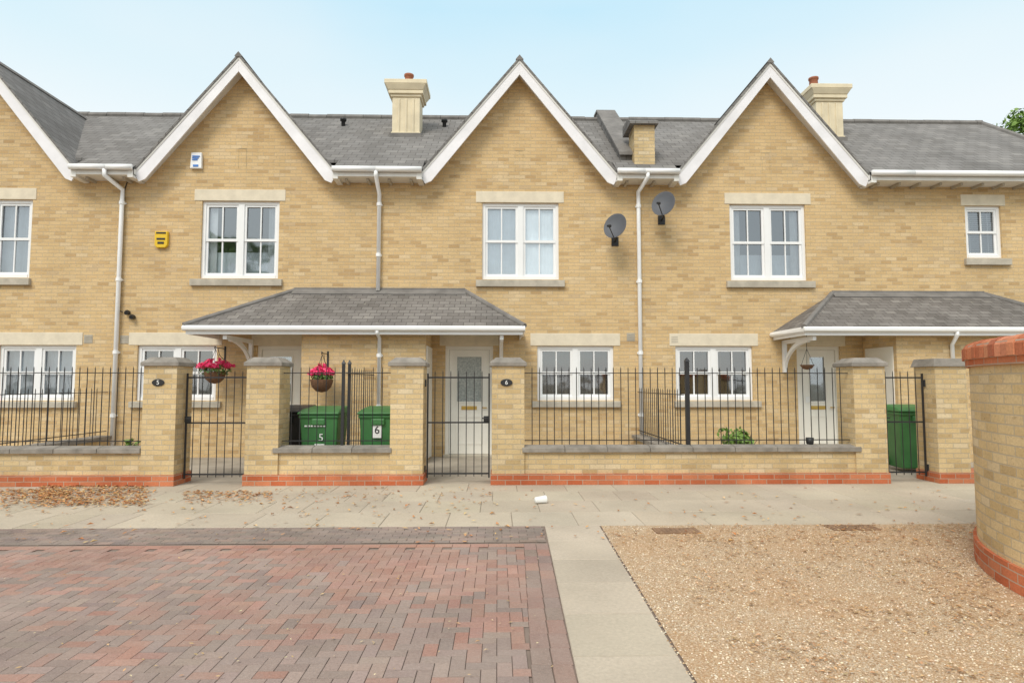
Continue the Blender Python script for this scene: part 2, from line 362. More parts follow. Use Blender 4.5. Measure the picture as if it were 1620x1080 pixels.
reds = [(.36,.20,.155),(.385,.22,.175),(.34,.19,.15),(.37,.225,.18),(.40,.24,.19),(.35,.21,.17)]; greys = [(.285,.215,.185),(.31,.235,.205),(.27,.205,.18),(.33,.245,.21)]
def pcol(x, y):
    k = mnoise.noise(Vector((x*.5, y*.7, 3)))+ru(-.40, .40)
    return jit(random.choice(greys if k < -.08 else reds), .07)
def clipr(y): return lx(y)-.215
nx = int(15/W); ny = int((yb1-.11+13.7)/W)
for i in range(nx):
    for j in range(ny):
        d = (i-j) % 4; x = .7-(i+1)*W; yy = yb1-.11-(j+1)*W
        if d == 0: q = [x-W, yy, x+W, yy+W]
        elif d == 3: q = [x, yy-W, x+W, yy+W]
        else: continue
        cr_ = clipr(yy)
        if q[0] > cr_: continue
        q[2] = min(q[2], cr_)
        if q[2]-q[0] < .03: continue
        tile(mb, rect(*q), ru(-.002, .001), pcol(x, yy), .0022, .004)
y = yk-.012; r = 0
while y-W > yb1:
    x = .9-(r%2)*W
    while x > -14.5:
        x1_ = min(x, clipr(y-.05)+.2)
        if x1_-(x-2*W) > .03: tile(mb, rect(x-2*W, y-W, x1_, y), ru(-.002, .001), jit(random.choice([(.23,.185,.16),(.265,.205,.175),(.21,.17,.15),(.29,.21,.175)]), .10), .0022, .004)
        x -= 2*W
    y -= W; r += 1
x = clipr(yb1)
while x > -14.5:
    tile(mb, rect(x-2*W, yb1-.105, x, yb1-.005), 0, jit((.40, .215, .16), .10), .0022, .004); x -= 2*W
y = yb1-.005
while y > -13.6:
    for k in range(2):
        xa = lx(y-.1)-.107*(k+1)-.002; tile(mb, rect(xa, y-.2, xa+.104, y), ru(-.002, .001), jit(random.choice([(.35,.205,.165),(.31,.205,.17),(.27,.20,.17)]), .08), .0022, .004)
    y -= .2
struct(mb.build('block_paving', M['pave'], recalc=False))
mb = MB(); ys = [yk-.01-k*.55 for k in range(14)]
for a, b_ in zip(ys, ys[1:]): mb.poly([(rx(b_)+.01, b_, 0), (6.4, b_, 0), (6.4, a, 0), (rx(a)+.01, a, 0)])
struct(mb.build('gravel_bed', M['gravel'], recalc=False))
mb = MB(); pc = [(.82,.70,.53),(.72,.56,.39),(.60,.42,.26),(.87,.77,.62),(.46,.29,.16),(.76,.60,.42),(.66,.49,.33)]
for _ in range(17000):
    y = yk-.03-(rnd()**.75)*3.6; x = rx(y)-.015+rnd()*(4.9-rx(y))
    s = ru(.003, .0068); a = ru(0, 6.28); h = s*ru(.4, .75); c = jit(random.choice(pc), .12)
    P = [(x+s*ru(.8,1.3)*math.cos(a+k*1.2566), y+s*ru(.8,1.2)*math.sin(a+k*1.2566), .001) for k in range(5)]
    T = [(x+(p[0]-x)*.55, y+(p[1]-y)*.55, .001+h) for p in P]
    mb.add(P+T, [[5,6,7,8,9]]+[[k, (k+1)%5, 5+(k+1)%5, 5+k] for k in range(5)], c)
tag(mb.build('gravel_pebbles', M['pebble'], recalc=False), 'loose pale and brown pebbles lying over the gravel area', 'gravel', kind='stuff')

# ------------------------------------------------------------------ fallen leaves
def leaves(pts, size=(.02, .045), lc=None):
    mb = MB(); lc = lc or [(.50,.22,.08),(.60,.31,.13),(.42,.19,.08),(.62,.38,.17),(.34,.16,.07),(.62,.44,.23)]
    for x, y in pts:
        s = ru(*size); a = ru(0, 6.28); z = ru(.006, .02); ca, sa = math.cos(a), math.sin(a); wd = s*ru(.35, .55)
        def P(u, v, w_): return (x+u*ca-v*sa, y+u*sa+v*ca, z+w_)
        cu = ru(0, .5)*s
        mb.add([P(-s,0,0), P(0,-wd,cu), P(s,0,ru(0,.4)*s), P(0,wd,cu)], [[0,1,2],[0,2,3]], jit(random.choice(lc), .2))
    return mb
pts = []
for _ in range(1500):
    c = gr(ru(60, 235), ru(770, 800)); k = random.gauss(0, .10); pts.append((c.x, min(c.y+k, YW-.03)))
for _ in range(600): c = gr(ru(0, 110), 775+abs(random.gauss(0, 12))); pts.append((c.x, min(c.y, YW-.03)))
for _ in range(330): c = gr(ru(290, 430), 778+abs(random.gauss(0, 9))); pts.append((c.x, min(c.y, YW-.03)))
for _ in range(150): c = gr(ru(420, 780), 772+abs(random.gauss(0, 22))); pts.append((c.x, min(c.y, YW-.03)))
for _ in range(360): c = gr(ru(-100, 1560), ru(772, 860)); pts.append((c.x, min(c.y, YW-.03)))
tag(leaves(pts, (.016, .038)).build('fallen_leaves', M['fall'], recalc=False), 'brown fallen leaves gathered along the foot of the front walls', 'leaves', kind='stuff')
pts = []
for _ in range(110): c = gr(ru(0, 880), ru(862, 1080)); pts.append((c.x, c.y))
tag(leaves(pts, (.007, .017), [(.62,.50,.32),(.56,.38,.20),(.48,.31,.16)]).build('leaf_scraps', M['fall'], recalc=False), 'few tiny leaf scraps on the red block paving', 'leaves', kind='stuff')
pts = []
while len(pts) < 6500:
    y = yk-.02-rnd()*3.6; x = rx(y)+.02+rnd()*(4.8-rx(y))
    u = (x-rx(y))/(4.8-rx(y)); v = (y-(yk-3.6))/3.6
    dens = .12+.45*u+.22*v-(.5 if u < .08 else 0)
    if (mnoise.noise(Vector((x*2.2, y*2.2, 9)))+.7*mnoise.noise(Vector((x*7, y*7, 2))))*.8+dens > rnd()*1.2: pts.append((x, y))
tag(leaves(pts, (.006, .020), [(.54,.32,.16),(.60,.39,.21),(.46,.27,.14),(.64,.47,.29),(.50,.34,.19),(.38,.23,.13)]).build('leaf_litter', M['fall'], recalc=False), 'small dry brown leaf scraps spread over the gravel', 'leaves', kind='stuff')

# ------------------------------------------------------------------ windows, doors
def window(house, x0, x1, z0, z1, lights=2, lint=None, sill=None, dress='net', y=.045):
    f = MB(); fw = .06; mw = .11 if lights == 2 else 0
    f.box(x0, x0+fw, y, y+.09, z0, z1); f.box(x1-fw, x1, y, y+.09, z0, z1)
    f.box(x0+fw, x1-fw, y, y+.09, z1-fw, z1); f.box(x0+fw, x1-fw, y-.01, y+.09, z0, z0+fw*1.1)
    xm = (x0+x1)/2
    spans = [(x0+fw, x1-fw)]
    if lights == 2:
        f.box(xm-mw/2, xm+mw/2, y-.004, y+.09, z0+fw, z1-fw); spans = [(x0+fw, xm-mw/2), (xm+mw/2, x1-fw)]
    za, zb = z0+fw*1.1, z1-fw; zm = (za+zb)/2
    for a, b_ in spans:
        for (s0, s1, yy) in ((za, zm+.025, y+.035), (zm-.025, zb, y+.018)):
            sw = .044
            f.box(a, a+sw, yy, yy+.03, s0, s1); f.box(b_-sw, b_, yy, yy+.03, s0, s1)
            f.box(a+sw, b_-sw, yy+.001, yy+.029, s0, s0+sw*1.15); f.box(a+sw, b_-sw, yy+.001, yy+.029, s1-sw, s1)
            c = (a+b_)/2; f.box(c-.012, c+.012, yy+.004, yy+.026, s0+sw, s1-sw)
    wi = f.build('window', M['white'], house)
    for a, b_ in spans:
        MB().poly([(a, y+.056, za), (b_, y+.056, za), (b_, y+.056, zb), (a, y+.056, zb)]).build('pane', M['glass'], wi)
    if lint:
        MB().box(lint[0], lint[1], -.012, .10, lint[2], lint[3]).build('lintel', M['stone'], wi, bevel=.008)
    if sill:
        s = MB(); zt = z0-.002
        s.extr([(sill[0], -.07, sill[2]), (sill[0], -.07, zt-.02), (sill[0], .12, zt), (sill[0], .12, sill[2])], (sill[1]-sill[0], 0, 0))
        s.build('sill', M['sill'], wi, bevel=.006)
    def drape(a, b_, s0, s1, amp, yy, mat, name='curtain'):
        c = MB(); n = max(4, int((b_-a)/.018)); vs = []; fs = []
        for k in range(n+1):
            xx = a+(b_-a)*k/n; q = yy+amp*math.sin(xx*75+math.sin(xx*13)*2)
            vs += [(xx, q, s0), (xx, q, s1)]
        for k in range(n): fs.append([2*k, 2*k+2, 2*k+3, 2*k+1])
        c.add(vs, fs); c.build(name, mat, wi, smooth=True, recalc=False)
    for a, b_ in spans:
        if dress == 'net': drape(a-.03, b_+.03, za, zb, .003, y+.16, M['net'], 'net_curtain')
        elif dress == 'netpale': drape(a-.01, b_+.01, za, zb, .003, y+.085, M['netpale'], 'net_curtain')
        elif dress == 'side':
            wd = (b_-a)*.30
            if a == spans[0][0]: drape(a-.01, a+wd, za, zb, .006, y+.11, M['cloth'])
            if b_ == spans[-1][1]: drape(b_-wd, b_+.01, za, zb, .006, y+.11, M['cloth'])
            drape(a, b_, za, za+(zb-za)*.34, .003, y+.14, M['net'], 'net_curtain')
        elif dress in ('blind', 'halfblind', 'greyblind'):
            bl = MB(); s0 = za if dress != 'halfblind' else za+(zb-za)*.45; q = s0
            while q < zb:
                bl.add([(a, y+.10, q), (b_, y+.10, q), (b_, y+.14, q+.030), (a, y+.14, q+.030)], [[0,1,2,3]]); q += .042
            for xx in (a+.12, b_-.12): bl.box(xx-.008, xx+.008, y+.094, y+.098, s0, zb)
            bl.build('blind', M['blindgrey'] if dress == 'greyblind' else M['blind'], wi, recalc=False)
    return wi
def hole(px0, px1, zz, up):
    m_ = 380 if up else 590
    return (X(px0, m_), X(px1, m_), zz[0], zz[1])
def door(house, x0, x1, z1, glass=(.22, .78, .50, .93), gmat='frost', leaf='doorw', note=False, y=.06):
    fr = MB(); fw = .07
    fr.box(x0, x0+fw, y-.02, y+.08, 0.02, z1); fr.box(x1-fw, x1, y-.02, y+.08, .02, z1); fr.box(x0+fw, x1-fw, y-.02, y+.08, z1-fw, z1)
    d = fr.build('door', M['doorw'], house)
    a, b_, s0, s1 = x0+fw, x1-fw, .05, z1-fw; Wd = b_-a; H = s1-s0
    gx0, gx1, gz0, gz1 = a+Wd*glass[0], a+Wd*glass[1], s0+H*glass[2], s0+H*glass[3]
    l = MB(); yy = y+.02
    l.box(a+.004, gx0, yy, yy+.045, s0, s1-.004); l.box(gx1, b_-.004, yy, yy+.045, s0, s1-.004); l.box(gx0, gx1, yy, yy+.045, s0, gz0); l.box(gx0, gx1, yy, yy+.045, gz1, s1-.004)
    for (u0, u1, v0, v1) in ((gx0-.03, gx0, gz0-.03, gz1+.03), (gx1, gx1+.03, gz0-.03, gz1+.03), (gx0, gx1, gz0-.03, gz0), (gx0, gx1, gz1, gz1+.03)):
        l.box(u0, u1, yy-.012, yy+.01, v0, v1)
    pz0, pz1 = s0+.18, gz0-.28
    for (u0, u1, v0, v1) in ((gx0-.02, gx0+.01, pz0, pz1), (gx1-.01, gx1+.02, pz0, pz1), (gx0+.01, gx1-.01, pz0, pz0+.03), (gx0+.01, gx1-.01, pz1-.03, pz1)):
        l.box(u0, u1, yy-.01, yy+.01, v0, v1)
    l.build('door_leaf', M[leaf], d)
    MB().box(gx0, gx1, yy+.015, yy+.025, gz0, gz1).build('door_glass', M[gmat], d)
    xm = (a+b_)/2
    MB().box(xm-.15, xm+.15, yy-.015, yy-.001, gz0-.16, gz0-.09).build('letter_box', M['brass'], d, bevel=.004)
    MB().tube([(b_-.06, yy-.002, gz0-.12), (b_-.06, yy-.05, gz0-.12), (b_-.14, yy-.05, gz0-.12)], .011).build('handle', M['brass'], d, smooth=True)
    MB().box(x0-.02, x1+.02, -.12, .10, 0, .045).build('threshold', M['sill'], d, bevel=.006)
    if note: MB().box(gx0-.10, gx0-.02, yy-.016, yy-.0125, gz0-.02, gz0+.09).build('paper_note', M['paper'], d)
    return d
def facade(mb, x0, x1, ztop, holes, depth=.11):
    xs = sorted({x0, x1, *[h[0] for h in holes], *[h[1] for h in holes]}); zs = sorted({0.0, ztop, *[h[2] for h in holes], *[h[3] for h in holes]})
    for a, b_ in zip(xs, xs[1:]):
        for c, d in zip(zs, zs[1:]):
            mx_, mz_ = (a+b_)/2, (c+d)/2
            if any(h[0] < mx_ < h[1] and h[2] < mz_ < h[3] for h in holes): continue
            mb.poly([(a,0,c),(b_,0,c),(b_,0,d),(a,0,d)])
    for h in holes:
        a, b_, c, d = h
        mb.poly([(a,0,c),(a,depth,c),(a,depth,d),(a,0,d)]); mb.poly([(b_,0,c),(b_,0,d),(b_,depth,d),(b_,depth,c)])
        mb.poly([(a,0,d),(b_,0,d),(b_,depth,d),(a,depth,d)]); mb.poly([(a,0,c),(a,depth,c),(b_,depth,c),(b_,0,c)])

hl = ['leftmost yellow brick house, cut off by the left edge of the photo',
      'yellow brick gabled house with yellow and white alarm boxes, second house from the left',
      'yellow brick gabled house in the middle with satellite dish right of its upper window',
      'yellow brick gabled house on the right with satellite dish at its left edge',
      'rightmost yellow brick house without a gable, small single sash window upstairs']
def roofz(y): return ZE+MR*(y-YE)
def chimney(house, pxc, yc, ytop, potpx, potw, pottop):
    c = at(pxc, 180, yc); zb = roofz(yc)-.5; zt = at(pxc, ytop, yc).z; x = c.x; m_ = MB()
    def B(hw, z0, z1, dy=0): m_.box(x-hw, x+hw, yc-hw*.85, yc+hw*.85, z0, z1)
    B(.31, zb, zt-.36); B(.345, zt-.36, zt-.30); B(.39, zt-.30, zt-.22); m_.frus((x-.39,x+.39,yc-.34,yc+.34),(x-.46,x+.46,yc-.40,yc+.40), zt-.22, zt-.10); B(.475, zt-.10, zt)
    for k in (-.16, 0, .16): m_.box(x+k-.025, x+k+.025, yc-.285, yc-.255, zb, zt-.40)
    m_.box(x-.33, x+.33, yc-.29, yc+.29, roofz(yc-.3)-.2, roofz(yc-.3)+.32-.2)
    ch = m_.build('chimney', M['cream'], house, bevel=.01)
    px_ = at(potpx, 130, yc).x; r = .10; zp = at(potpx, pottop, yc).z
    MB().lathe([(r*1.15, zt), (r*1.15, zt+.04), (r, zt+.06), (r*.92, zp-.05), (r*1.12, zp-.04), (r*1.12, zp), (r*.8, zp), (r*.8, zp-.2)], px_, yc).build('chimney_pot', M['pot'], ch, smooth=True)
    MB().box(x-.36, x+.36, yc-.33, yc-.30, roofz(yc-.32)-.05, roofz(yc-.32)+.09).build('flashing', M['ridge'], ch)
def gutter_run(house, a, b_):
    MB().tube([(a, YE-.07, ZE-.04), (b_, YE-.07, ZE-.04)], .055, 10).build('gutter', M['pipe'], house, smooth=True)
    f = MB(); f.extr([(a, YE-.02, ZE-.005), (a, YE-.02, ZE-.17), (a, -.001, ZE-.17), (a, -.001, ZE-.15), (a, YE+.005, ZE-.15), (a, YE+.005, ZE-.005)], (b_-a, 0, 0))
    f.build('fascia', M['soffit'], house)
    q = a+.22
    while q < b_-.05: MB().box(q-.022, q+.022, YE+.10, -.001, ZE-.22, ZE-.172).build('eaves_bracket', M['sill'], house); q += .42
xg = [(g-HW, g+HW) for g in GX]
houses = []
for i in range(5):
    x0, x1 = XP[i], XP[i+1]
    h = thing('terraced_house', ((x0+x1)/2, 0, 0), hl[i], 'house', 'terraced houses in a row'); houses.append(h)
    wins = []; doors = []
    if i == 0: wins = [(hole(-72, 49, zU, 1), 2, (-82, 58), (-80, 49), 'net', 1), (hole(-4, 119, zL, 0), 2, (-14, 131), (-8, 122), 'net', 0)]
    if i == 1: wins = [(hole(318, 441, zU, 1), 2, (308, 452), (302, 447), 'side', 1), (hole(216, 342, zL, 0), 2, (204, 352), (206, 350), 'halfblind', 0)]; doors = [(405, 476)]
    if i == 2: wins = [(hole(763, 884, zU, 1), 2, (753, 892), (753, 893), 'netpale', 1), (hole(850, 971, zL, 0), 2, (839, 981), (841, 982), 'blind', 0)]; doors = [(704, 780)]
    if i == 3: wins = [(hole(1155, 1275, zU, 1), 2, (1146, 1282), (1149, 1288), 'side', 1), (hole(1069, 1191, zL, 0), 2, (1059, 1199), (1066, 1203), 'halfblind', 0)]; doors = [(1262, 1331)]
    if i == 4: wins = [((X(1528, 370), X(1585, 370), Z(408, 1556), zU[1]), 1, (1519, 1589), (1527, 1599), 'greyblind', 1)]
    holes = [w_[0] for w_ in wins]; zd = zL[1]
    for d in doors: holes.append((X(d[0], 620), X(d[1], 620), 0.0, zd))
    mb = MB(); facade(mb, x0, x1, ZWT, holes)
    gi = i if i < 4 else None
    if gi is not None:
        ga = GX[gi]; zk = ZA-.10; hw_ = (zk-ZWT)/MG
        mb.poly([(ga-hw_, 0, ZWT), (ga+hw_, 0, ZWT), (ga, 0, zk)])
    if i == 4: mb.poly([(x1,0,0),(x1,7,0),(x1,7,ZWT),(x1,0,ZWT)])
    if i == 0: mb.poly([(x0,0,0),(x0,7,0),(x0,7,ZWT),(x0,0,ZWT)])
    wl = mb.build('wall', M['brick'], h, recalc=False)
    MB().poly([(x0,7,0),(x1,7,0),(x1,7,ZWT),(x0,7,ZWT)]).build('rear_wall', M['brick'], h, recalc=False)
    if gi is not None and gi > 0:
        za_, zb_ = Z(270), Z(238); s = MB()
        s.extr([(ga-.082, -.006, za_), (ga-.082, -.006, zb_), (ga+.082, -.006, zb_), (ga+.082, -.006, za_), (ga+.07, -.006, za_), (ga+.07, -.006, zb_-.015), (ga-.07, -.006, zb_-.015), (ga-.07, -.006, za_)], (0, .02, 0))
        s.build('brick_slot', M['brick2'], wl)
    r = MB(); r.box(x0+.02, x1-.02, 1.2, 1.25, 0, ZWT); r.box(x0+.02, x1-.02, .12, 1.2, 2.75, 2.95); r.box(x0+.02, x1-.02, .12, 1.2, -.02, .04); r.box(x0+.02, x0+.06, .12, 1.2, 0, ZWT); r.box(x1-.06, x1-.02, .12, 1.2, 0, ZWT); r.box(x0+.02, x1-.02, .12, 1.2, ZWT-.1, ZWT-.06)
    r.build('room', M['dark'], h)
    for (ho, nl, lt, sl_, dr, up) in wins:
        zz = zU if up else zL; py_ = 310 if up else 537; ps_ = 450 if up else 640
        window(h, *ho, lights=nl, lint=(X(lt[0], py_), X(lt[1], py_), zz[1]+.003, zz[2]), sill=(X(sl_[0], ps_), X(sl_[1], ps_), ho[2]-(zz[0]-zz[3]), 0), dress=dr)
    for d in doors:
        a, b_ = X(d[0], 620), X(d[1], 620)
        dd = door(h, a, b_, zd, leaf='doorw', gmat='frost' if i == 2 else 'glass', note=(i == 3), glass=(.30, .70, .50, .93) if i == 3 else (.20, .80, .50, .93))
        MB().box(a-.11, b_+.11, -.012, .06, zd+.003, zL[2]).build('lintel', M['stone'], dd, bevel=.008)
    rf = MB(); T = .06
    cuts = [x0, x1]
    for a, b_ in xg:
        for q in (a, b_):
            if x0 < q < x1: cuts.append(q)
    cuts = sorted(cuts)
    for a, b_ in zip(cuts, cuts[1:]):
        mid = (a+b_)/2; ing = any(p < mid < q for p, q in xg); y0 = .06 if ing else YE-.04
        if i == 4 and b_ == x1:
            rf.extr([(a, y0, roofz(y0)), (x1+.5, y0, roofz(y0)), (X(1552, 188, YR), YR, ZR), (a, YR, ZR)], (0, 0, -T))
            rf.extr([(x1+.5, y0, roofz(y0)), (x1+.5, 6.6, roofz(y0)), (X(1552, 188, YR), YR, ZR)], (0, 0, -T))
            rf.extr([(a, YR, ZR), (X(1552, 188, YR), YR, ZR), (x1+.5, 6.6, roofz(y0)), (a, 6.6, roofz(y0))], (0, 0, -T))
        else:
            rf.extr([(a, y0, roofz(y0)), (b_, y0, roofz(y0)), (b_, YR, ZR), (a, YR, ZR)], (0, 0, -T))
            rf.extr([(a, YR, ZR), (b_, YR, ZR), (b_, 6.6, roofz(YE)), (a, 6.6, roofz(YE))], (0, 0, -T))
    ro = rf.build('roof', M['slate'], h)
    xe = x1 if i < 4 else X(1552, 188, YR)
    rt = MB(); q = x0
    while q < xe-.05:
        e = min(q+.45, xe); dz = ru(-.008, .008); rt.tube([(q, YR, ZR+dz), (e-.008, YR, ZR+dz)], .085, 8); q = e
    if i == 4: rt.tube([(xe, YR, ZR), (x1+.5, YE-.04, roofz(YE-.04))], .07, 8)
    rt.build('ridge_tiles', M['ridge'], ro, smooth=False)
    for a, b_ in zip(cuts, cuts[1:]):
        mid = (a+b_)/2
        if not any(p < mid < q for p, q in xg): gutter_run(h, a, b_+(.4 if i == 4 else 0))
    if gi is not None:
        yb = YE+(ZA-ZE)/MR+.1; yf = YB-.03; gr_ = MB(); T = .055; xo = HW+.10
        for s in (-1, 1):
            gr_.extr([(ga, yf, ZA+.045), (ga+s*xo, yf, ZA+.045-MG*xo), (ga+s*xo, yb, ZA+.045-MG*xo), (ga, yb, ZA+.045)], (0, 0, -T))
        go = gr_.build('gable_roof', M['slate'], h)
        rt = MB(); q = yf-.005
        while q < yb:
            rt.extr([(ga, q, ZA+.085), (ga+.075, q, ZA-.005), (ga+.055, q, ZA-.02), (ga-.055, q, ZA-.02), (ga-.075, q, ZA-.005)], (0, .44, 0)); q += .45
        rt.build('ridge_tiles', M['ridge'], go)
        bg_ = MB(); t_ = .30
        for s in (-1, 1):
            bg_.extr([(ga, YB, ZA-.012), (ga+s*HW, YB, ZF-.012), (ga+s*(HW), YB, ZF-.16), (ga+s*(HW-.05), YB, ZF-t_+.05), (ga+s*(HW-.17), YB, ZF-.20), (ga, YB, ZA-t_)][::s], (0, .03, 0))
        bg_.build('bargeboard', M['barge'], go, bevel=.004)
        sf = MB()
        for s in (-1, 1):
            sf.extr([(ga, YB+.03, ZA-.20), (ga+s*(HW-.02), YB+.03, ZF-.17), (ga+s*(HW-.02), -.001, ZF-.17), (ga, -.001, ZA-.20)], (0, 0, .03))
            sf.extr([(ga, YB-.012, ZA+.0), (ga+s*(HW+.03), YB-.012, ZF-.036), (ga+s*(HW+.03), YB-.012, ZF-.10), (ga, YB-.012, ZA-.065)][::s], (0, .01, 0))
            sf.box(min(ga+s*HW, ga+s*(HW+.10)), max(ga+s*HW, ga+s*(HW+.10)), YE-.03, -.002, ZF-.20, ZF-.03)
        sf.build('soffit', M['soffit'], go)
chimney(houses[2], 645, 1.9, 138, 647, .1, 119)
chimney(houses[4], 1303, 1.9, 145, 1287, .1, 124)
def pipe(house, path, r=.04, clips=()):
    d = MB().tube(path, r, 12).build('downpipe', M['pipe'], house, smooth=True)
    for (x, y, z) in clips:
        c = MB(); c.lathe([(r+.001, z-.03), (r+.012, z-.03), (r+.012, z+.03), (r+.001, z+.03)], x, y, 12); c.box(x-.055, x+.055, y+.03, y+.06, z-.015, z+.015); c.build('pipe_clip', M['pipe'], d)
yp = -.07
x1_ = X(193, 320, yp); pipe(houses[0], [(X(165, 270, YE-.07), YE-.07, ZE-.08), (X(165, 280, YE-.07), YE-.07, ZE-.20), (x1_, yp, Z(306)), (x1_, yp, Z(325)), (x1_, yp, .02)], clips=[(x1_, yp, z_) for z_ in (4.9, 3.4, 2.0, .8)])
x2_ = X(600, 320, yp)
pipe(houses[2], [(x2_, YE-.07, ZE-.08), (x2_, YE-.07, ZE-.16), (x2_, yp, ZE-.42), (x2_, yp, 3.2)], clips=[(x2_, yp, z_) for z_ in (4.9, 3.9)])
x3_ = X(1010, 320, yp)
pipe(houses[3], [(X(1025, 272, YE-.07), YE-.07, ZE-.08), (X(1025, 280, YE-.07), YE-.07, ZE-.16), (x3_, yp, Z(304)), (x3_, yp, Z(325)), (x3_, yp, .02)], clips=[(x3_, yp, z_) for z_ in (4.9, 3.4, 2.0, .8)])
def vent(house, px, py):
    a = at(px, py); m_ = MB(); m_.box(a.x-.08, a.x+.08, -.008, .02, a.z-.08, a.z+.08)
    for k in range(4): m_.box(a.x-.065, a.x+.065, -.014, -.008, a.z-.06+k*.035, a.z-.045+k*.035)
    m_.build('air_vent', M['sill'], house)
vent(houses[2], 998, 533); vent(houses[3], 1067, 537); vent(houses[0], 140, 536); vent(houses[1], 197, 537)
for hh, px, py in ((houses[1], 543, 199), (houses[2], 703, 205)):
    yv = 2.4; a = at(px, py, yv); z_ = roofz(yv); MB().lathe([(.045, z_-.1), (.045, z_+.12), (.075, z_+.12), (.075, z_+.17), (.02, z_+.2)], a.x, yv, 12).build('roof_vent', M['black'], hh, smooth=True)
xp0 = X(1000, 230, 0.15); xp1 = X(1032, 230, .15)
pp = MB(); a0, a1 = xp0-.24, xp0+.16
pp.extr([(a0, .2, roofz(.2)-.1), (a0, .2, roofz(.2)+.16), (a0, YR-.15, ZR-.05+.20), (a0, YR+.25, ZR+.20), (a0, YR+.25, ZR-.3)], (a1-a0, 0, 0))
par = pp.build('party_parapet', M['slate'], houses[3])
q = MB(); q.extr([(a0-.03, .1, roofz(.1)+.14), (a0-.03, .1, roofz(.1)+.20), (a0-.03, YR-.15, ZR+.20), (a0-.03, YR+.28, ZR+.24), (a0-.03, YR+.28, ZR+.19), (a0-.03, YR-.15, ZR+.15)], (a1-a0+.06, 0, 0)); q.build('lead_coping', M['ridge'], par)
pz = at(1015, 203, .1).z
pi_ = MB().box(xp0, xp1, -.05, .45, ZE-.05, pz).build('brick_pier', M['brick2'], houses[3])
hd = MB(); hd.extr([(xp0-.10, -.14, pz), (xp0-.10, .6, pz), (xp0-.10, .6, pz+.22), (xp0-.10, .1, pz+.17), (xp0-.10, -.14, pz+.05)], (xp1-xp0+.16, 0, 0)); hd.build('pier_hood', M['slate'], pi_)

# ------------------------------------------------------------------ porches
YP = -1.32
def porch(label, le, re, lt, rt_, eave_py, top_py, sx0, sx1, brackets, doorside, left_at_wall=False):
    zt = Z(top_py); ze = at((le+re)/2, eave_py, YP).z
    xl, xr, tl, tr_ = X(le, eave_py, -.05 if left_at_wall else YP), X(re, eave_py, YP), X(lt, top_py), X(rt_, top_py)
    p = thing('shared_porch', ((xl+xr)/2, YP/2, 0), label, 'porch', 'hipped slate porches over paired doors')
    m_ = MB(); A, B, C, D = (xl, YP, ze), (xr, YP, ze), (xr, -.001, ze), (xl, -.001, ze); E, F_ = (tl, -.001, zt), (tr_, -.001, zt)
    m_.add([A, B, C, D, E, F_], [[0,1,5,4],[0,4,3],[1,2,5],[0,3,2,1],[3,4,5,2]])
    rf = m_.build('porch_roof', M['slateporch'], p)
    MB().tube([A, E], .05, 8).build('hip_tiles', M['ridge'], rf); MB().tube([B, F_], .05, 8).build('hip_tiles', M['ridge'], rf)
    f = MB(); f.extr([(tl-.06, -.02, zt-.10), (tr_+.06, -.02, zt-.10), (tr_, -.02, zt+.06), (tl, -.02, zt+.06)], (0, .018, 0))
    f.extr([(tl-.02, -.16, zt-.085), (tr_+.02, -.16, zt-.085), (tr_, -.02, zt+.012), (tl, -.02, zt+.012)], (0, 0, .012)); f.build('flashing', M['ridge'], rf)
    s = MB(); s.box(xl+.07, xr-.07, YP+.07, -.003, ze-.06, ze-.004); s.box(xl+.05, xr-.05, YP+.03, YP+.05, ze-.15, ze-.003); s.box(xl+.03, xl+.05, YP+.03, -.003, ze-.15, ze-.003); s.box(xr-.05, xr-.03, YP+.03, -.003, ze-.15, ze-.003)
    s.build('fascia', M['white'], p)
    MB().tube([(xl, -.02, ze-.045), (xl, YP, ze-.045), (xr, YP, ze-.045), (xr, -.02, ze-.045)], .05, 8).build('gutter', M['pipe'], p, smooth=False)
    for bx in brackets:
        x = X(bx, 560); z2 = ze-.16; b_ = MB(); pts = []
        b_.box(x-.035, x+.035, -.07, -.002, z2-.62, z2); b_.box(x-.034, x+.034, YP+.10, -.07, z2-.07, z2+.002)
        for k in range(9):
            t = k/8*math.pi/2; pts.append((x, -.06-(1-math.cos(t))*.95, z2-.58+math.sin(t)*.52))
        for k in range(8):
            a, c = Vector(pts[k]), Vector(pts[k+1]); b_.extr([a+Vector((-.028, 0, .045)), c+Vector((-.028, 0, .045)), c-Vector((.028, 0, .03)), a-Vector((.028, 0, .03))], (.056, 0, 0))
        b_.build('porch_bracket', M['white'], p)
    yS = -1.05; a, b_ = X(sx0, 600, yS), X(sx1, 600, yS)
    st = MB().box(a, b_, yS, -.002, 0, ze-.062).build('store_wall', M['brick'], p)
    s = -1 if doorside == 'l' else 1; xx = a if s < 0 else b_; dm = MB()
    def sb(e0, e1, y0, y1, z0, z1): dm.box(min(xx+s*e0, xx+s*e1), max(xx+s*e0, xx+s*e1), y0, y1, z0, z1)
    sb(-.01, .02, -.96, -.90, .02, 2.08); sb(-.01, .02, -.16, -.10, .02, 2.08); sb(-.01, .02, -.90, -.16, 2.02, 2.08); sb(-.012, .012, -.90, -.16, .04, 2.02)
    dm.build('store_door', M['doorw'], st)
    return p, ze, a, b_
p1, ze1, sa, sb_ = porch('wide hipped slate porch shared by the two left doors, brick store beneath its middle', 290, 830, 466, 736, 515, 461, 476, 673, (398, 793), 'r')
xx = X(600, 560, -1.09); pd = pipe(p1, [(xx, YP+.0, ze1-.08), (xx, YP+.02, ze1-.13), (xx, -1.09, ze1-.20), (xx, -1.09, .03)], .034, clips=[(xx, -1.09, 1.9), (xx, -1.09, 1.0)])
p2, ze2, sc_, sd_ = porch('slate porch on the right with curved white bracket, reaching behind the round-ended wall', 1222, 1745, 1316, 1556, 517, 463, 1420, 1640, (1240, 1700), 'l', True)
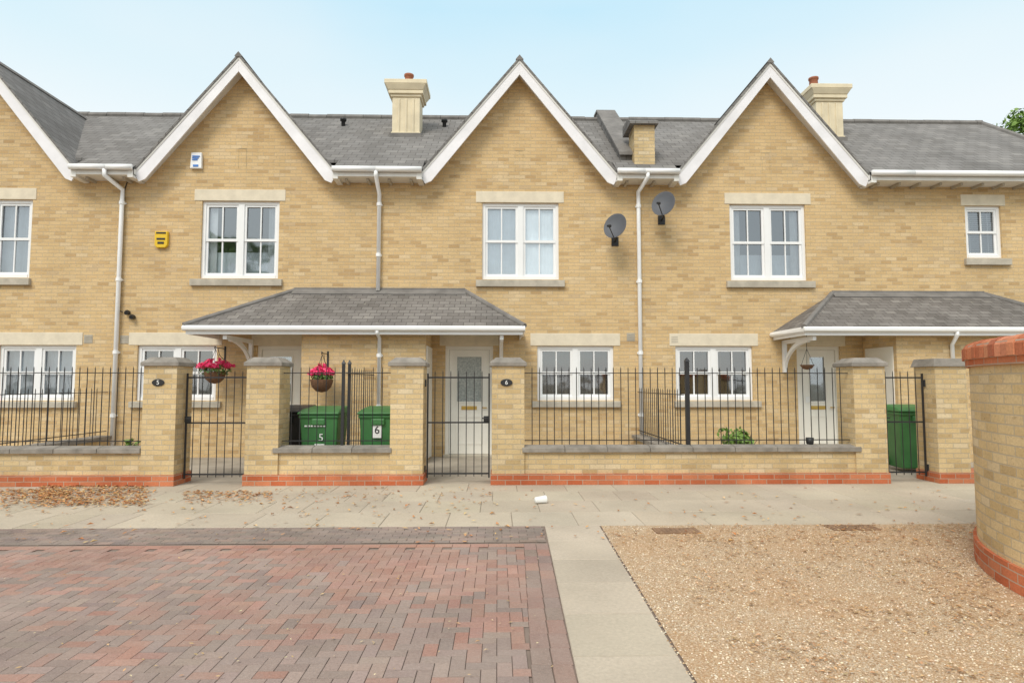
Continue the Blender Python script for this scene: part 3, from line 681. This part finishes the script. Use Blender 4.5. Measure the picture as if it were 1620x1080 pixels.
xx = X(1507, 560, -1.09); x4 = X(1514, 520, YP); pipe(p2, [(x4, YP, ze2-.08), (x4, YP, ze2-.14), (xx, -1.09, ze2-.30), (xx, -1.09, .03)], .034, clips=[(xx, -1.09, 1.2)])

# ------------------------------------------------------------------ garden walls, pillars
WP = .455
zc1, zc0, zb_ = at(600, 705, YW).z, at(600, 716, YW).z, at(600, 750, YW).z
zp1 = at(650, 567, YW).z; zp0 = at(650, 579, YW).z
def wxp(px, py=680): return X(px, py, YW)
def gwall(label, a, b_, pillars, coping, loc_x):
    t = thing('front_garden_wall', (loc_x, YW+.2, 0), label, 'wall', 'low yellow brick front walls with pillars')
    ca, cb = coping
    MB().box(ca, cb, YW+.03, YW+.25, zb_, zc0).build('wall', M['brick2'], t)
    m_ = MB(); n = max(1, round((cb-ca)/.6)); Lc = (cb-ca)/n
    for k in range(n):
        m_.extr([(ca+k*Lc, YW-.02, zc0+.0), (ca+k*Lc, YW-.02, zc1-.03), (ca+k*Lc, YW+.14, zc1), (ca+k*Lc, YW+.30, zc1-.03), (ca+k*Lc, YW+.30, zc0)], (Lc-.006, 0, 0))
    m_.build('coping', M['cope'], t, bevel=.006)
    MB().box(a, b_, YW-.02, YW+.27, -.05, zb_).build('base_course', M['red'], t)
    for p, num in pillars:
        x = wxp(p)
        pm = MB().box(x, x+WP, YW, YW+WP, zb_-.002, zp0).build('pillar', M['brick2'], t)
        MB().box(x-.015, x+WP+.015, YW-.022, YW+WP+.02, -.05, zb_+.002).build('pillar_base', M['red'], pm)
        e = .035; cp = MB(); cp.box(x-e, x+WP+e, YW-e, YW+WP+e, zp0, zp0+.05); cp.frus((x-e, x+WP+e, YW-e, YW+WP+e), (x+.06, x+WP-.06, YW+.06, YW+WP-.06), zp0+.05, zp1+.02); cp.build('cap', M['cope'], pm, bevel=.006)
        if num:
            cz = at(p+24, 605, YW).z; cx = x+WP*.45; n = 20
            pl_ = MB(); pl_.extr([(cx+.085*math.cos(2*math.pi*k/n), YW-.001, cz+.05*math.sin(2*math.pi*k/n)) for k in range(n)], (0, -.012, 0))
            po = pl_.build('number_plaque', M['black'], t, bevel=.003)
            textmb(num, .085, (cx, YW-.015, cz)).build('number', M['paper'], po)
    return t
P1x = wxp(224)
gwall('low brick front wall at the far left, pillar with oval plaque 5 at its right end', XP[0]-.5, P1x+WP, [(224, '5')], (XP[0]-.5, P1x), -9)
P2x, P3x = wxp(388), wxp(617); gwall('short low brick front wall in front of the green bins, a pillar at each end', P2x, P3x+WP, [(388, None), (617, None)], (P2x+WP-.07, P3x+.03), wxp(530))
P4x, P5x = wxp(778), wxp(1353); gwall('long low brick front wall right of the middle gate, its left pillar bearing oval plaque 6', P4x, P5x+WP, [(778, '6'), (1353, None)], (P4x+WP-.03, P5x+.08), wxp(1090))
P6x = wxp(1483)
t = thing('gate_pillar', (P6x+WP/2, YW+.2, 0), 'lone brick gate pillar at the right, half hidden by the round-ended wall', 'pillar')
MB().box(P6x, P6x+WP, YW, YW+WP, zb_, zp0).build('pillar', M['brick2'], t)
MB().box(P6x-.015, P6x+WP+.6, YW-.02, YW+WP+.02, -.05, zb_).build('base_course', M['red'], t)
MB().frus((P6x-.035, P6x+WP+.035, YW-.035, YW+WP+.035), (P6x+.0, P6x+WP-.0, YW-.0, YW+WP+.0), zp0, zp1+.01).build('cap', M['cope'], t, bevel=.006)
def retwall(label, x, y0, y1, zt=.40):
    t = thing('dividing_wall', (x, (y0+y1)/2, 0), label, 'wall', 'low dividing walls between front gardens')
    MB().box(x-.11, x+.11, y0, y1, 0, zt).build('wall', M['brick2'], t); MB().box(x-.15, x+.15, y0, y1, zt, zt+.07).build('coping', M['cope'], t, bevel=.006)
XR1 = X(172, 690); XR2 = wxp(538); XR3 = wxp(1093)
retwall('low dividing wall at the left, running back to the white downpipe', XR1, YW+.32, -.15, .36)
retwall('low dividing wall running back from the black post in the right garden', XR3, YW+.32, -.15, .36)

# ------------------------------------------------------------------ railings and gates
zr0 = zc1-.03; zr1 = at(900, 580, YW+.14).z
def spear(mb, x, y, z0, z1, r=.0062):
    mb.tube([(x, y, z0), (x, y, z1-.03), (x, y, z1)], [r, r, .001], 6)
def railing(label, p0, p1, posts=(), name='iron_railing', z0=None, z1=None, n=None, step=.105):
    z0 = zr0 if z0 is None else z0; z1 = zr1 if z1 is None else z1
    p0 = Vector(p0); p1 = Vector(p1); L = (p1-p0).length; d = (p1-p0)/L; c = (p0+p1)/2
    t = thing(name, (c.x, c.y, z0), label, 'railing', 'black iron railings of the front gardens')
    for zz in (z0+.09, z1-.09):
        s = Vector((-d.y, d.x))*.014; m_ = MB()
        m_.extr([(p0.x-s.x, p0.y-s.y, zz-.006), (p1.x-s.x, p1.y-s.y, zz-.006), (p1.x+s.x, p1.y+s.y, zz-.006), (p0.x+s.x, p0.y+s.y, zz-.006)], (0, 0, .012)); m_.build('rail', M['iron'], t)
    n = n or int(L/step); m_ = MB(); xsb = []
    for k in range(1, n): q = p0+d*L*k/n; spear(m_, q.x, q.y, z0+.03, z1); xsb.append(q.x)
    m_.build('bars', M['iron'], t)
    for q, hh, r in posts:
        m_ = MB(); m_.box(q[0]-r, q[0]+r, q[1]-r, q[1]+r, z0, hh); m_.frus((q[0]-r*1.4, q[0]+r*1.4, q[1]-r*1.4, q[1]+r*1.4), (q[0]-.003, q[0]+.003, q[1]-.003, q[1]+.003), hh, hh+.06); m_.build('post', M['iron'], t)
    return xsb
yr = YW+.14
railing('long iron railing on the far left front wall', (XP[0]-.3, yr), (P1x-.01, yr))
bars5 = railing('iron railing on the short wall before the green bin marked 5', (P2x+WP+.01, yr), (XR2, yr), posts=[((XR2, yr), zr1+.04, .02)])
bars6 = railing('iron railing on the short wall before the green bin marked 6', (XR2+.03, yr), (P3x-.01, yr), step=.12)
railing('iron railing between plaque 6 pillar and black post in front of the brown blinds', (P4x+WP+.01, yr), (XR3, yr), posts=[((XR3, yr), at(1093, 572, yr).z, .028)])
railing('iron railing right of the black post, ending at the right pillar', (XR3+.04, yr), (P5x-.01, yr))
railing('iron railing running back to the house at the far left', (XR1, YW+.35), (XR1, -.1), z0=.42, z1=1.33, step=.15)
railing('iron railing running back between the two numbered green bins', (XR2, YW+.35), (XR2, -1.1), z0=.12, z1=zr1, posts=[((XR2, YW+.5), zr1+.05, .02)], step=.16)
railing('iron railing running back from the black post towards the right downpipe', (XR3, YW+.35), (XR3, -.1), z0=.42, z1=1.33, step=.14)
def gate(label, a, b_, hinge='l', z1=None):
    y = YW+.22; z1 = z1 or at(730, 586, y).z; z0 = .07; a += .03; b_ -= .03
    t = thing('iron_gate', ((a+b_)/2, y, 0), label, 'gate', 'black iron garden gates')
    m_ = MB(); m_.box(a, a+.022, y-.011, y+.011, z0, z1-.04); m_.box(b_-.022, b_, y-.011, y+.011, z0, z1-.04)
    for zz in (z0+.06, at(730, 668, y).z, z1-.10): m_.box(a+.022, b_-.022, y-.006, y+.006, zz-.011, zz+.011)
    m_.build('frame', M['iron'], t); m_ = MB(); n = int((b_-a)/.105)
    for k in range(1, n): spear(m_, a+(b_-a)*k/n, y, z0+.02, z1)
    m_.build('bars', M['iron'], t)
    hx, lx_ = (a, b_) if hinge == 'l' else (b_, a); s = 1 if hinge == 'l' else -1
    zl = at(730, 661, y).z; m_ = MB(); m_.box(min(lx_-s*.09, lx_), max(lx_-s*.09, lx_), y-.03, y-.014, zl-.05, zl+.03); m_.tube([(lx_-s*.04, y-.03, zl), (lx_-s*.04, y-.07, zl), (lx_-s*.11, y-.07, zl)], .009); m_.build('latch', M['iron'], t)
    for zz in (z0+.12, z1-.18): MB().tube([(hx-s*.025, y, zz-.05), (hx-s*.025, y, zz+.05)], .016).build('hinge', M['iron'], t)
gate('iron gate left of the bins, beside the pillar with plaque 5', P1x+WP, P2x, 'r')
gate('iron gate in the middle, in front of the white door with patterned glass', P3x+WP, P4x, 'l')
gate('iron gate at the right in front of a tall green bin', P5x+WP, P6x, 'r')

# ------------------------------------------------------------------ curved wall at the right
A_ = gr(1541, 878); B_ = gr(1620, 945)
cam2 = Vector((CAM.x, CAM.y)); a2 = Vector((A_.x, A_.y)); b2 = Vector((B_.x, B_.y)); vd = (a2-cam2).normalized(); nrm = Vector((vd.y, -vd.x)); ab = b2-a2
rr = ab.length_squared/(2*ab.dot(nrm)); Cc = a2+nrm*rr
ztop = at(1600, 532, B_.y+.2).z
def arc(mb, r0, r1, a0, a1, z0, z1, n=56):
    vs = []; fs = []
    for k in range(n+1):
        a = a0+(a1-a0)*k/n; c_, s_ = math.cos(a), math.sin(a)
        for r, z in ((r1, z0), (r1, z1), (r0, z1), (r0, z0)): vs.append((Cc.x+r*c_, Cc.y+r*s_, z))
    for k in range(n):
        for j in range(4): fs.append([k*4+j, k*4+(j+1)%4, k*4+4+(j+1)%4, k*4+4+j])
    fs.append([0,1,2,3]); fs.append([n*4+3, n*4+2, n*4+1, n*4]); return mb.add(vs, fs)
def cuv(q, n):
    a = math.atan2(q.y-Cc.y, q.x-Cc.x); a = a if a > 0 else a+2*math.pi
    if abs(n.z) > .9: return (a*rr, math.hypot(q.x-Cc.x, q.y-Cc.y)*1.0)
    return (a*rr, q.z)
t = thing('curved_garden_wall', (Cc.x, Cc.y, 0), 'tall round-ended yellow brick wall at the right edge with red brick top and base', 'wall')
a0, a1 = R(60), R(275)
arc(MB(), rr-.24, rr-.025, a0, a1, .18, ztop-.20).build('wall', M['brick2'], t, uvf=cuv)
arc(MB(), rr-.26, rr, a0, a1, -.05, .18).build('base_course', M['red'], t, uvf=cuv)
m_ = MB(); arc(m_, rr-.25, rr-.0, a0, a1, ztop-.20, ztop-.145); m_.build('brick_band', M['red'], t, uvf=cuv)
# coping of separate bricks laid on end, each with a rounded outer arris
def arcbricks(mb):
    prof = [(rr-.25, ztop-.143), (rr+.02, ztop-.143), (rr+.02, ztop-.06), (rr-.005, ztop-.025), (rr-.05, ztop-.004), (rr-.12, ztop), (rr-.25, ztop-.02)]
    m = len(prof); n = int((a1-a0)*rr/.079); g_ = .0035/rr
    for k in range(n):
        b0 = a0+(a1-a0)*k/n+g_; b1 = a0+(a1-a0)*(k+1)/n-g_; dr = ru(-.004, .004); vs = []
        for a in (b0, b1):
            for r, z in prof: vs.append((Cc.x+(r+dr)*math.cos(a), Cc.y+(r+dr)*math.sin(a), z+dr*.5))
        c = jit(random.choice([(.58,.20,.10),(.50,.16,.08),(.63,.25,.14),(.42,.14,.08),(.60,.29,.17)]), .12)
        mb.add(vs, [[j, (j+1)%m, m+(j+1)%m, m+j] for j in range(m)]+[list(range(m))[::-1], [m+j for j in range(m)]], c)
    return mb
cp_ = arcbricks(MB()).build('coping', attrmat('red coping brick', .9, .25, 45, .5, .12), t, uvf=lambda q, n: cuv(q, Vector((1, 0, 0))))
arc(MB(), rr-.24, rr+.008, a0, a1, ztop-.146, ztop-.04).build('mortar_bed', M['sill'], cp_, uvf=cuv)

# ------------------------------------------------------------------ bins
def wheelie(x, y, mat, label, num=None, numstyle=None, rz=0, nx_=0.0, group='wheelie bins in the front gardens'):
    t = thing('wheelie_bin', (x, y, 0), label, 'bin', group)
    Mx = Matrix.Translation((x, y, 0)) @ Matrix.Rotation(rz, 4, 'Z')
    b_ = MB(); b_.frus((-.23, .23, -.26, .20), (-.275, .275, -.34, .32), .06, .93); b_.box(-.29, .29, -.36, .34, .90, .955); b_.box(-.10, .10, -.372, -.33, .80, .90)
    body = b_.xf(Mx).build('body', mat, t, bevel=.02)
    l = MB(); l.add([(-.30,-.385,.957),(.30,-.385,.957),(.30,.36,.957),(-.30,.36,.957),(-.30,-.385,.985),(.30,-.385,.985),(.27,-.2,1.03),(-.27,-.2,1.03),(.27,.33,1.06),(-.27,.33,1.06)],
        [[0,3,2,1],[0,1,5,4],[4,5,6,7],[7,6,8,9],[1,2,8,6,5],[0,4,7,9,3],[2,3,9,8]])
    l.xf(Mx).build('lid', mat, t, bevel=.012)
    MB().tube([(-.25,.36,.97),(-.25,.42,.99),(.25,.42,.99),(.25,.36,.97)], .017).xf(Mx).build('handle', mat, t, smooth=True)
    for sx in (-1, 1):
        wv = MB(); n = 16; wv.extr([(sx*.26, .22+.10*math.cos(2*math.pi*k/n), .10+.10*math.sin(2*math.pi*k/n)) for k in range(n)], (sx*.045, 0, 0)); wv.xf(Mx).build('wheel', M['black'], t)
    if num:
        if numstyle == 'label':
            MB().box(nx_-.062, nx_+.062, -.345, -.325, .62, .84).xf(Mx).build('number_label', M['paper'], body)
            textmb(num, .16, (nx_, -.349, .73)).xf(Mx).build('number', M['black'], body)
        else:
            textmb(num, .15, (nx_, -.333, .62)).xf(Mx).build('number', M['paper'], body)
            q = MB()
            for k in range(7): q.box(-.20+k*.045, -.20+k*.045+.03, -.347, -.325, .78, .80)
            q.box(-.06, .08, -.318, -.30, .50, .53); q.xf(Mx).build('printed_mark', M['paper'], body)
yb = YW+.75
def between(bars, x, yl):      # where on the bin the number sits so that it stands between two bars
    k = (yl+12.3)/(yr+12.3); mids = [(a+b_)/2*k for a, b_ in zip(bars, bars[1:])]
    return min(mids, key=lambda m_: abs(m_-x))
x5 = X(505, 680, yb-.3); n5_ = between(bars5, x5+.02, yb-.33)-x5
wheelie(x5, yb, M['green'], 'green wheelie bin with white number 5 behind the short wall', '5', 'paint', .0, n5_)
x6 = X(596, 680, yb-.3)+.03; n6_ = between(bars6, x6, yb-.36)-x6
wheelie(x6, yb-.02, M['green'], 'green wheelie bin with a white 6 label, partly behind a pillar', '6', 'label', .0, n6_)
wheelie(X(446, 680, yb), yb+.5, M['black'], 'black wheelie bin left of the green bin marked 5, mostly behind the pillar', None, None, .02)
yy = gr(1450, 748).y+.3
wheelie(X(1456, 700, yy-.3), yy, M['green'], 'tall green wheelie bin seen through the right gate', None, None, -.12)

# ------------------------------------------------------------------ hanging baskets
def basket(px, py, Y, wpx, label, bl, yw, group='hanging baskets'):
    c = at(px, py, Y); s = wpx/2*(Y-CAM.y)/1000
    t = thing('hanging_basket', (c.x, c.y, c.z-.2), label, 'hanging basket', group)
    MB().lathe([(.01, c.z-.22), (.09, c.z-.20), (.16, c.z-.13), (.19, c.z-.03), (.19, c.z)], c.x, c.y, 18).build('basket', M['wicker'], t, smooth=True)
    f = MB(); leafclump(f, (c.x, c.y, c.z+.03), (s*.9, s*.7, .13), 330, .032); f.build('foliage', M['leaf'], t, recalc=False)
    f = MB()
    for _ in range(120):
        a = ru(0, 6.28); k = rnd()**.5; q = Vector((c.x+math.cos(a)*s*k, c.y+math.sin(a)*s*.8*k, c.z+.06+ru(-.05, .17)*(1.1-k)+(.04)))
        leafclump(f, q, (.03, .03, .022), 9, .026, None, .8)
    f.build('flowers', M['flower'], t, recalc=False)
    zt = c.z+.42; m_ = MB()
    for a in (0, 2.1, 4.2): m_.tube([(c.x+.18*math.cos(a), c.y+.18*math.sin(a), c.z), (c.x, c.y, zt)], .004, 5)
    m_.build('chain', M['iron'], t)
    b_ = MB(); b_.box(c.x-.015, c.x+.015, yw-.012, yw-.001, zt-.22, zt+.08); b_.tube([(c.x, yw-.01, zt+.03), (c.x, c.y+.02, zt+.03), (c.x, c.y-.03, zt+.05), (c.x, c.y-.04, zt+.02), (c.x, c.y, zt)], .008, 6)
    b_.tube([(c.x, yw-.01, zt-.20), (c.x, (yw*.4+c.y*.6), zt-.10), (c.x, c.y+.1, zt+.02)], .006, 6)
    tag(b_.build('basket_bracket', M['iron']), bl, 'bracket', 'iron brackets for hanging baskets')
basket(340, 588, -.42, 58, 'hanging basket of pink flowers left of the pillar beside the first gate', 'iron bracket on the wall above the left pink flower basket', 0)
basket(509, 600, -1.42, 40, 'smaller hanging basket of pink flowers on the brick store wall', 'iron bracket on the store wall above the smaller pink flower basket', -1.05)
c = at(1277, 577, -.6); t = thing('hanging_bowl', (c.x, c.y, c.z), 'small empty dark hanging bowl beside the right bracket', 'hanging basket', 'hanging baskets')
MB().lathe([(.01, c.z-.09), (.08, c.z-.07), (.13, c.z), (.12, c.z), (.07, c.z-.06)], c.x, c.y, 16).build('bowl', M['wicker'], t, smooth=True)
m_ = MB()
for a in (0, 2.1, 4.2): m_.tube([(c.x+.12*math.cos(a), c.y+.12*math.sin(a), c.z), (c.x, c.y, c.z+.3)], .004, 5)
m_.tube([(c.x, c.y, c.z+.3), (c.x, c.y, ze2-.07)], .005, 5); m_.build('chain', M['iron'], t)

# ------------------------------------------------------------------ satellite dishes
def dish(px, py, label):
    c = at(px, py, -.42); d = Vector((-.50, -.80, .32)).normalized(); q = d.to_track_quat('Z', 'Y').to_matrix().to_4x4()
    t = thing('satellite_dish', (c.x, -.05, c.z-.2), label, 'satellite dish', 'grey satellite dishes on the brick front')
    r = .245; prof = [(r*k/7, .07*(k/7)**2) for k in range(8)]
    m_ = MB().lathe([(max(p, .002), z) for p, z in prof]+[(r+.008, .072), (r+.004, .060)]+[(max(p, .002), z-.008) for p, z in prof[::-1]], 0, 0, 28)
    Mx = Matrix.Translation(c) @ q @ Matrix.Diagonal((.90, 1.06, 1, 1)); m_.xf(Mx).build('reflector', M['dish'], t, smooth=True, bevel=0)
    low = Mx @ Vector((0, -.24, .03)); tip = Mx @ Vector((0, -.16, .34)); bk = Mx @ Vector((0, 0, -.02))
    MB().tube([bk, low+(low-bk)*.04-d*.03, tip], .010, 6).build('feed_arm', M['black'], t)
    hd = (Mx @ Vector((0, 0, .05))-tip).normalized(); MB().tube([tip-hd*.05, tip+hd*.06], [.022, .03], 10).build('feed_horn', M['black'], t)
    MB().tube([bk, (c.x+.04, -.22, c.z-.06), (c.x+.05, -.16, c.z-.16), (c.x+.05, -.01, c.z-.18)], .016, 8).build('mount', M['black'], t)
    MB().box(c.x-.02, c.x+.12, -.012, -.001, c.z-.27, c.z-.09).build('wall_plate', M['black'], t)
dish(975, 360, 'grey satellite dish left of the downpipe, the lower of the two')
dish(1051, 325, 'grey satellite dish right of the downpipe, the higher of the two')

# ------------------------------------------------------------------ alarm boxes, cable
a, b_ = at(303, 268), at(322, 243)
t = thing('alarm_box', ((a.x+b_.x)/2, -.03, a.z), 'white alarm box with blue marks high on the gable wall', 'alarm box')
MB().frus((a.x, b_.x, -.07, 0), (a.x+.01, b_.x-.01, -.06, 0), a.z, b_.z).build('case', M['white'], t, bevel=.01)
q = MB(); cx = (a.x+b_.x)/2
for k in range(3): q.box(cx-.07, cx+.07-.02*k, -.079, -.06, b_.z-.09-k*.035, b_.z-.07-k*.035)
q.build('blue_print', M['blue'], t); MB().box(cx-.05, cx+.05, -.079, -.06, a.z+.03, a.z+.07).build('blue_lens', M['blue'], t)
a, b_ = at(247, 391), at(268, 367); cx = (a.x+b_.x)/2; zm = (a.z+b_.z)/2
t = thing('alarm_box', (cx, -.03, a.z), 'yellow alarm box with black print on the brick wall', 'alarm box')
m_ = MB(); m_.extr([(a.x, 0, a.z+.03), (a.x+.04, 0, a.z-.02), (b_.x-.04, 0, a.z-.02), (b_.x, 0, a.z+.03), (b_.x, 0, b_.z), (a.x, 0, b_.z)], (0, -.07, 0)); m_.build('case', M['yellow'], t, bevel=.01)
q = MB(); q.box(cx-.08, cx+.08, -.078, -.06, zm-.02, zm+.015); q.box(cx-.06, cx+.06, -.078, -.06, zm-.10, zm-.06); q.box(a.x+.03, b_.x-.03, -.078, -.06, b_.z-.05, b_.z-.02); q.build('black_print', M['black'], t)
a = at(197, 300, -.02); e = at(198, 490, -.02); q = MB(); q.tube([(a.x+.05, -.015, ZWT-.1), (a.x, -.015, a.z), (a.x-.02, -.015, e.z), (a.x+.06, -.02, e.z-.05)], .009, 6)
tag(q.build('black_cable', M['black']), 'thin black cable running down the wall beside the left downpipe', 'cable')
for k, (px, py) in enumerate(((201, 494), (209, 501))):
    c = at(px, py, -.05); q = MB(); q.tube([(c.x, 0, c.z), (c.x, -.05, c.z), (c.x+.02, -.12, c.z-.02)], [.04, .05, .035], 10)
    tag(q.build('flood_light', M['black'], smooth=False), ['small black lamp head by the left downpipe, the higher of two', 'small black lamp head by the left downpipe, the lower of two'][k], 'lamp', 'small black lamps by the left downpipe')

# ------------------------------------------------------------------ cup, covers, plants, tree
c = gr(855, 797); q = MB(); q.lathe([(.001, 0), (.033, 0), (.045, .13), (.047, .13), (.047, .136), (.043, .136), (.031, .006), (.001, .006)], 0, 0, 20)
q.xf(Matrix.Translation((c.x-.06, c.y, .046)) @ Matrix.Rotation(R(25), 4, 'Z') @ Matrix.Rotation(R(90), 4, 'Y'))
tag(q.build('paper_cup', M['paper'], smooth=True), 'white paper cup lying on the pavement slabs', 'cup')
for px, py, w_, lb in ((1070, 840, .42, 'brown rusty drain cover in the gravel, the left one near the path'), (1348, 835, .46, 'brown rusty drain cover in the gravel, the right one near the pavement')):
    c = gr(px, py); q = MB(); q.box(c.x-w_/2, c.x+w_/2, c.y-.10, c.y+.10, -.02, .012)
    for k in range(9): q.box(c.x-w_/2+.03+k*(w_-.06)/8-.008, c.x-w_/2+.03+k*(w_-.06)/8+.008, c.y-.07, c.y+.07, .012, .016)
    tag(q.build('drain_cover', M['rust']), lb, 'drain cover', 'drain covers in the gravel')
def bush(px, py, Y, r, label, n=260):
    c = at(px, py, Y); t = thing('garden_plant', (c.x, Y, 0), label, 'plant', 'small plants in the front gardens')
    q = MB()
    for k in range(7): a = ru(0, 6.28); q.tube([(c.x, Y, 0), (c.x+math.cos(a)*r*.3, Y+math.sin(a)*r*.3, c.z*.6), (c.x+math.cos(a)*r*.7, Y+math.sin(a)*r*.5, c.z+ru(-.05, .08))], [.012, .008, .004], 5)
    q.build('stem', M['bark'], t); q = MB()
    for k in range(12): a = ru(0, 6.28); leafclump(q, (c.x+math.cos(a)*r*.75*rnd(), Y+math.sin(a)*r*.4, c.z+ru(-.2, .05)), (r*.4, r*.35, .12), n//9, .045)
    q.build('foliage', M['treeleaf'], t, recalc=False)
bush(1172, 691, YW+.75, .34, 'leafy green plant rising behind the long front wall', 330)
bush(208, 704, YW+.5, .14, 'small green plant behind the far left wall next to the pillar', 120)
c = at(1281, 693, YW+.14); q = MB(); q.lathe([(.03, zc1-.01), (.05, zc1+.01), (.055, zc1+.09), (.045, zc1+.09), (.04, zc1+.02)], c.x, c.y, 14)
tag(q.build('plant_pot', M['black'], smooth=True), 'small black pot standing on the right coping', 'pot')
def tree(cx, Y, zt, label, R_=2.4, leafsize=.10):
    c = Vector((cx, Y, zt)); t = thing('leafy_tree', (c.x, Y, 0), label, 'tree'); q = MB()
    q.tube([(c.x, Y, 0), (c.x+.1, Y, zt*.35), (c.x, Y+.1, zt*.65), (c.x+.05, Y, zt*.9)], [.28, .22, .13, .04], 10); tips = []
    for k in range(16):
        a = k*2.4; z0 = zt*(.35+.035*k); L = R_*(1.05-.045*k); p = Vector((c.x+math.cos(a)*L, Y+math.sin(a)*L, z0+L*.55)); p.z = min(p.z, zt-.3); tips.append(p)
        q.tube([(c.x, Y, z0), ((c.x+p.x)/2, (Y+p.y)/2, z0+L*.2), p], [.09, .06, .02], 6)
    q.build('trunk', M['bark'], t); q = MB()
    for p in tips:
        for _ in range(5):
            leafclump(q, p+Vector((ru(-.7,.7), ru(-.7,.7), ru(-.5,.4))), (ru(.4,.8), ru(.4,.8), ru(.3,.5)), 90, leafsize, None, .2)
    for _ in range(14): leafclump(q, (c.x+ru(-1.0,1.0), Y+ru(-.8,.8), zt-ru(.2,1.4)), (.4,.4,.4), 70, leafsize, None, .2)
    q.build('crown', M['treeleaf'], t, recalc=False)
c = at(1620, 163, 11)
tree(c.x, 11, c.z, 'green leafy tree showing above the right end of the roof', 2.3)
tree(-17.5, -29, 11.4, 'tree across the way, seen only as a reflection in the upper left window', 3.0, .14)
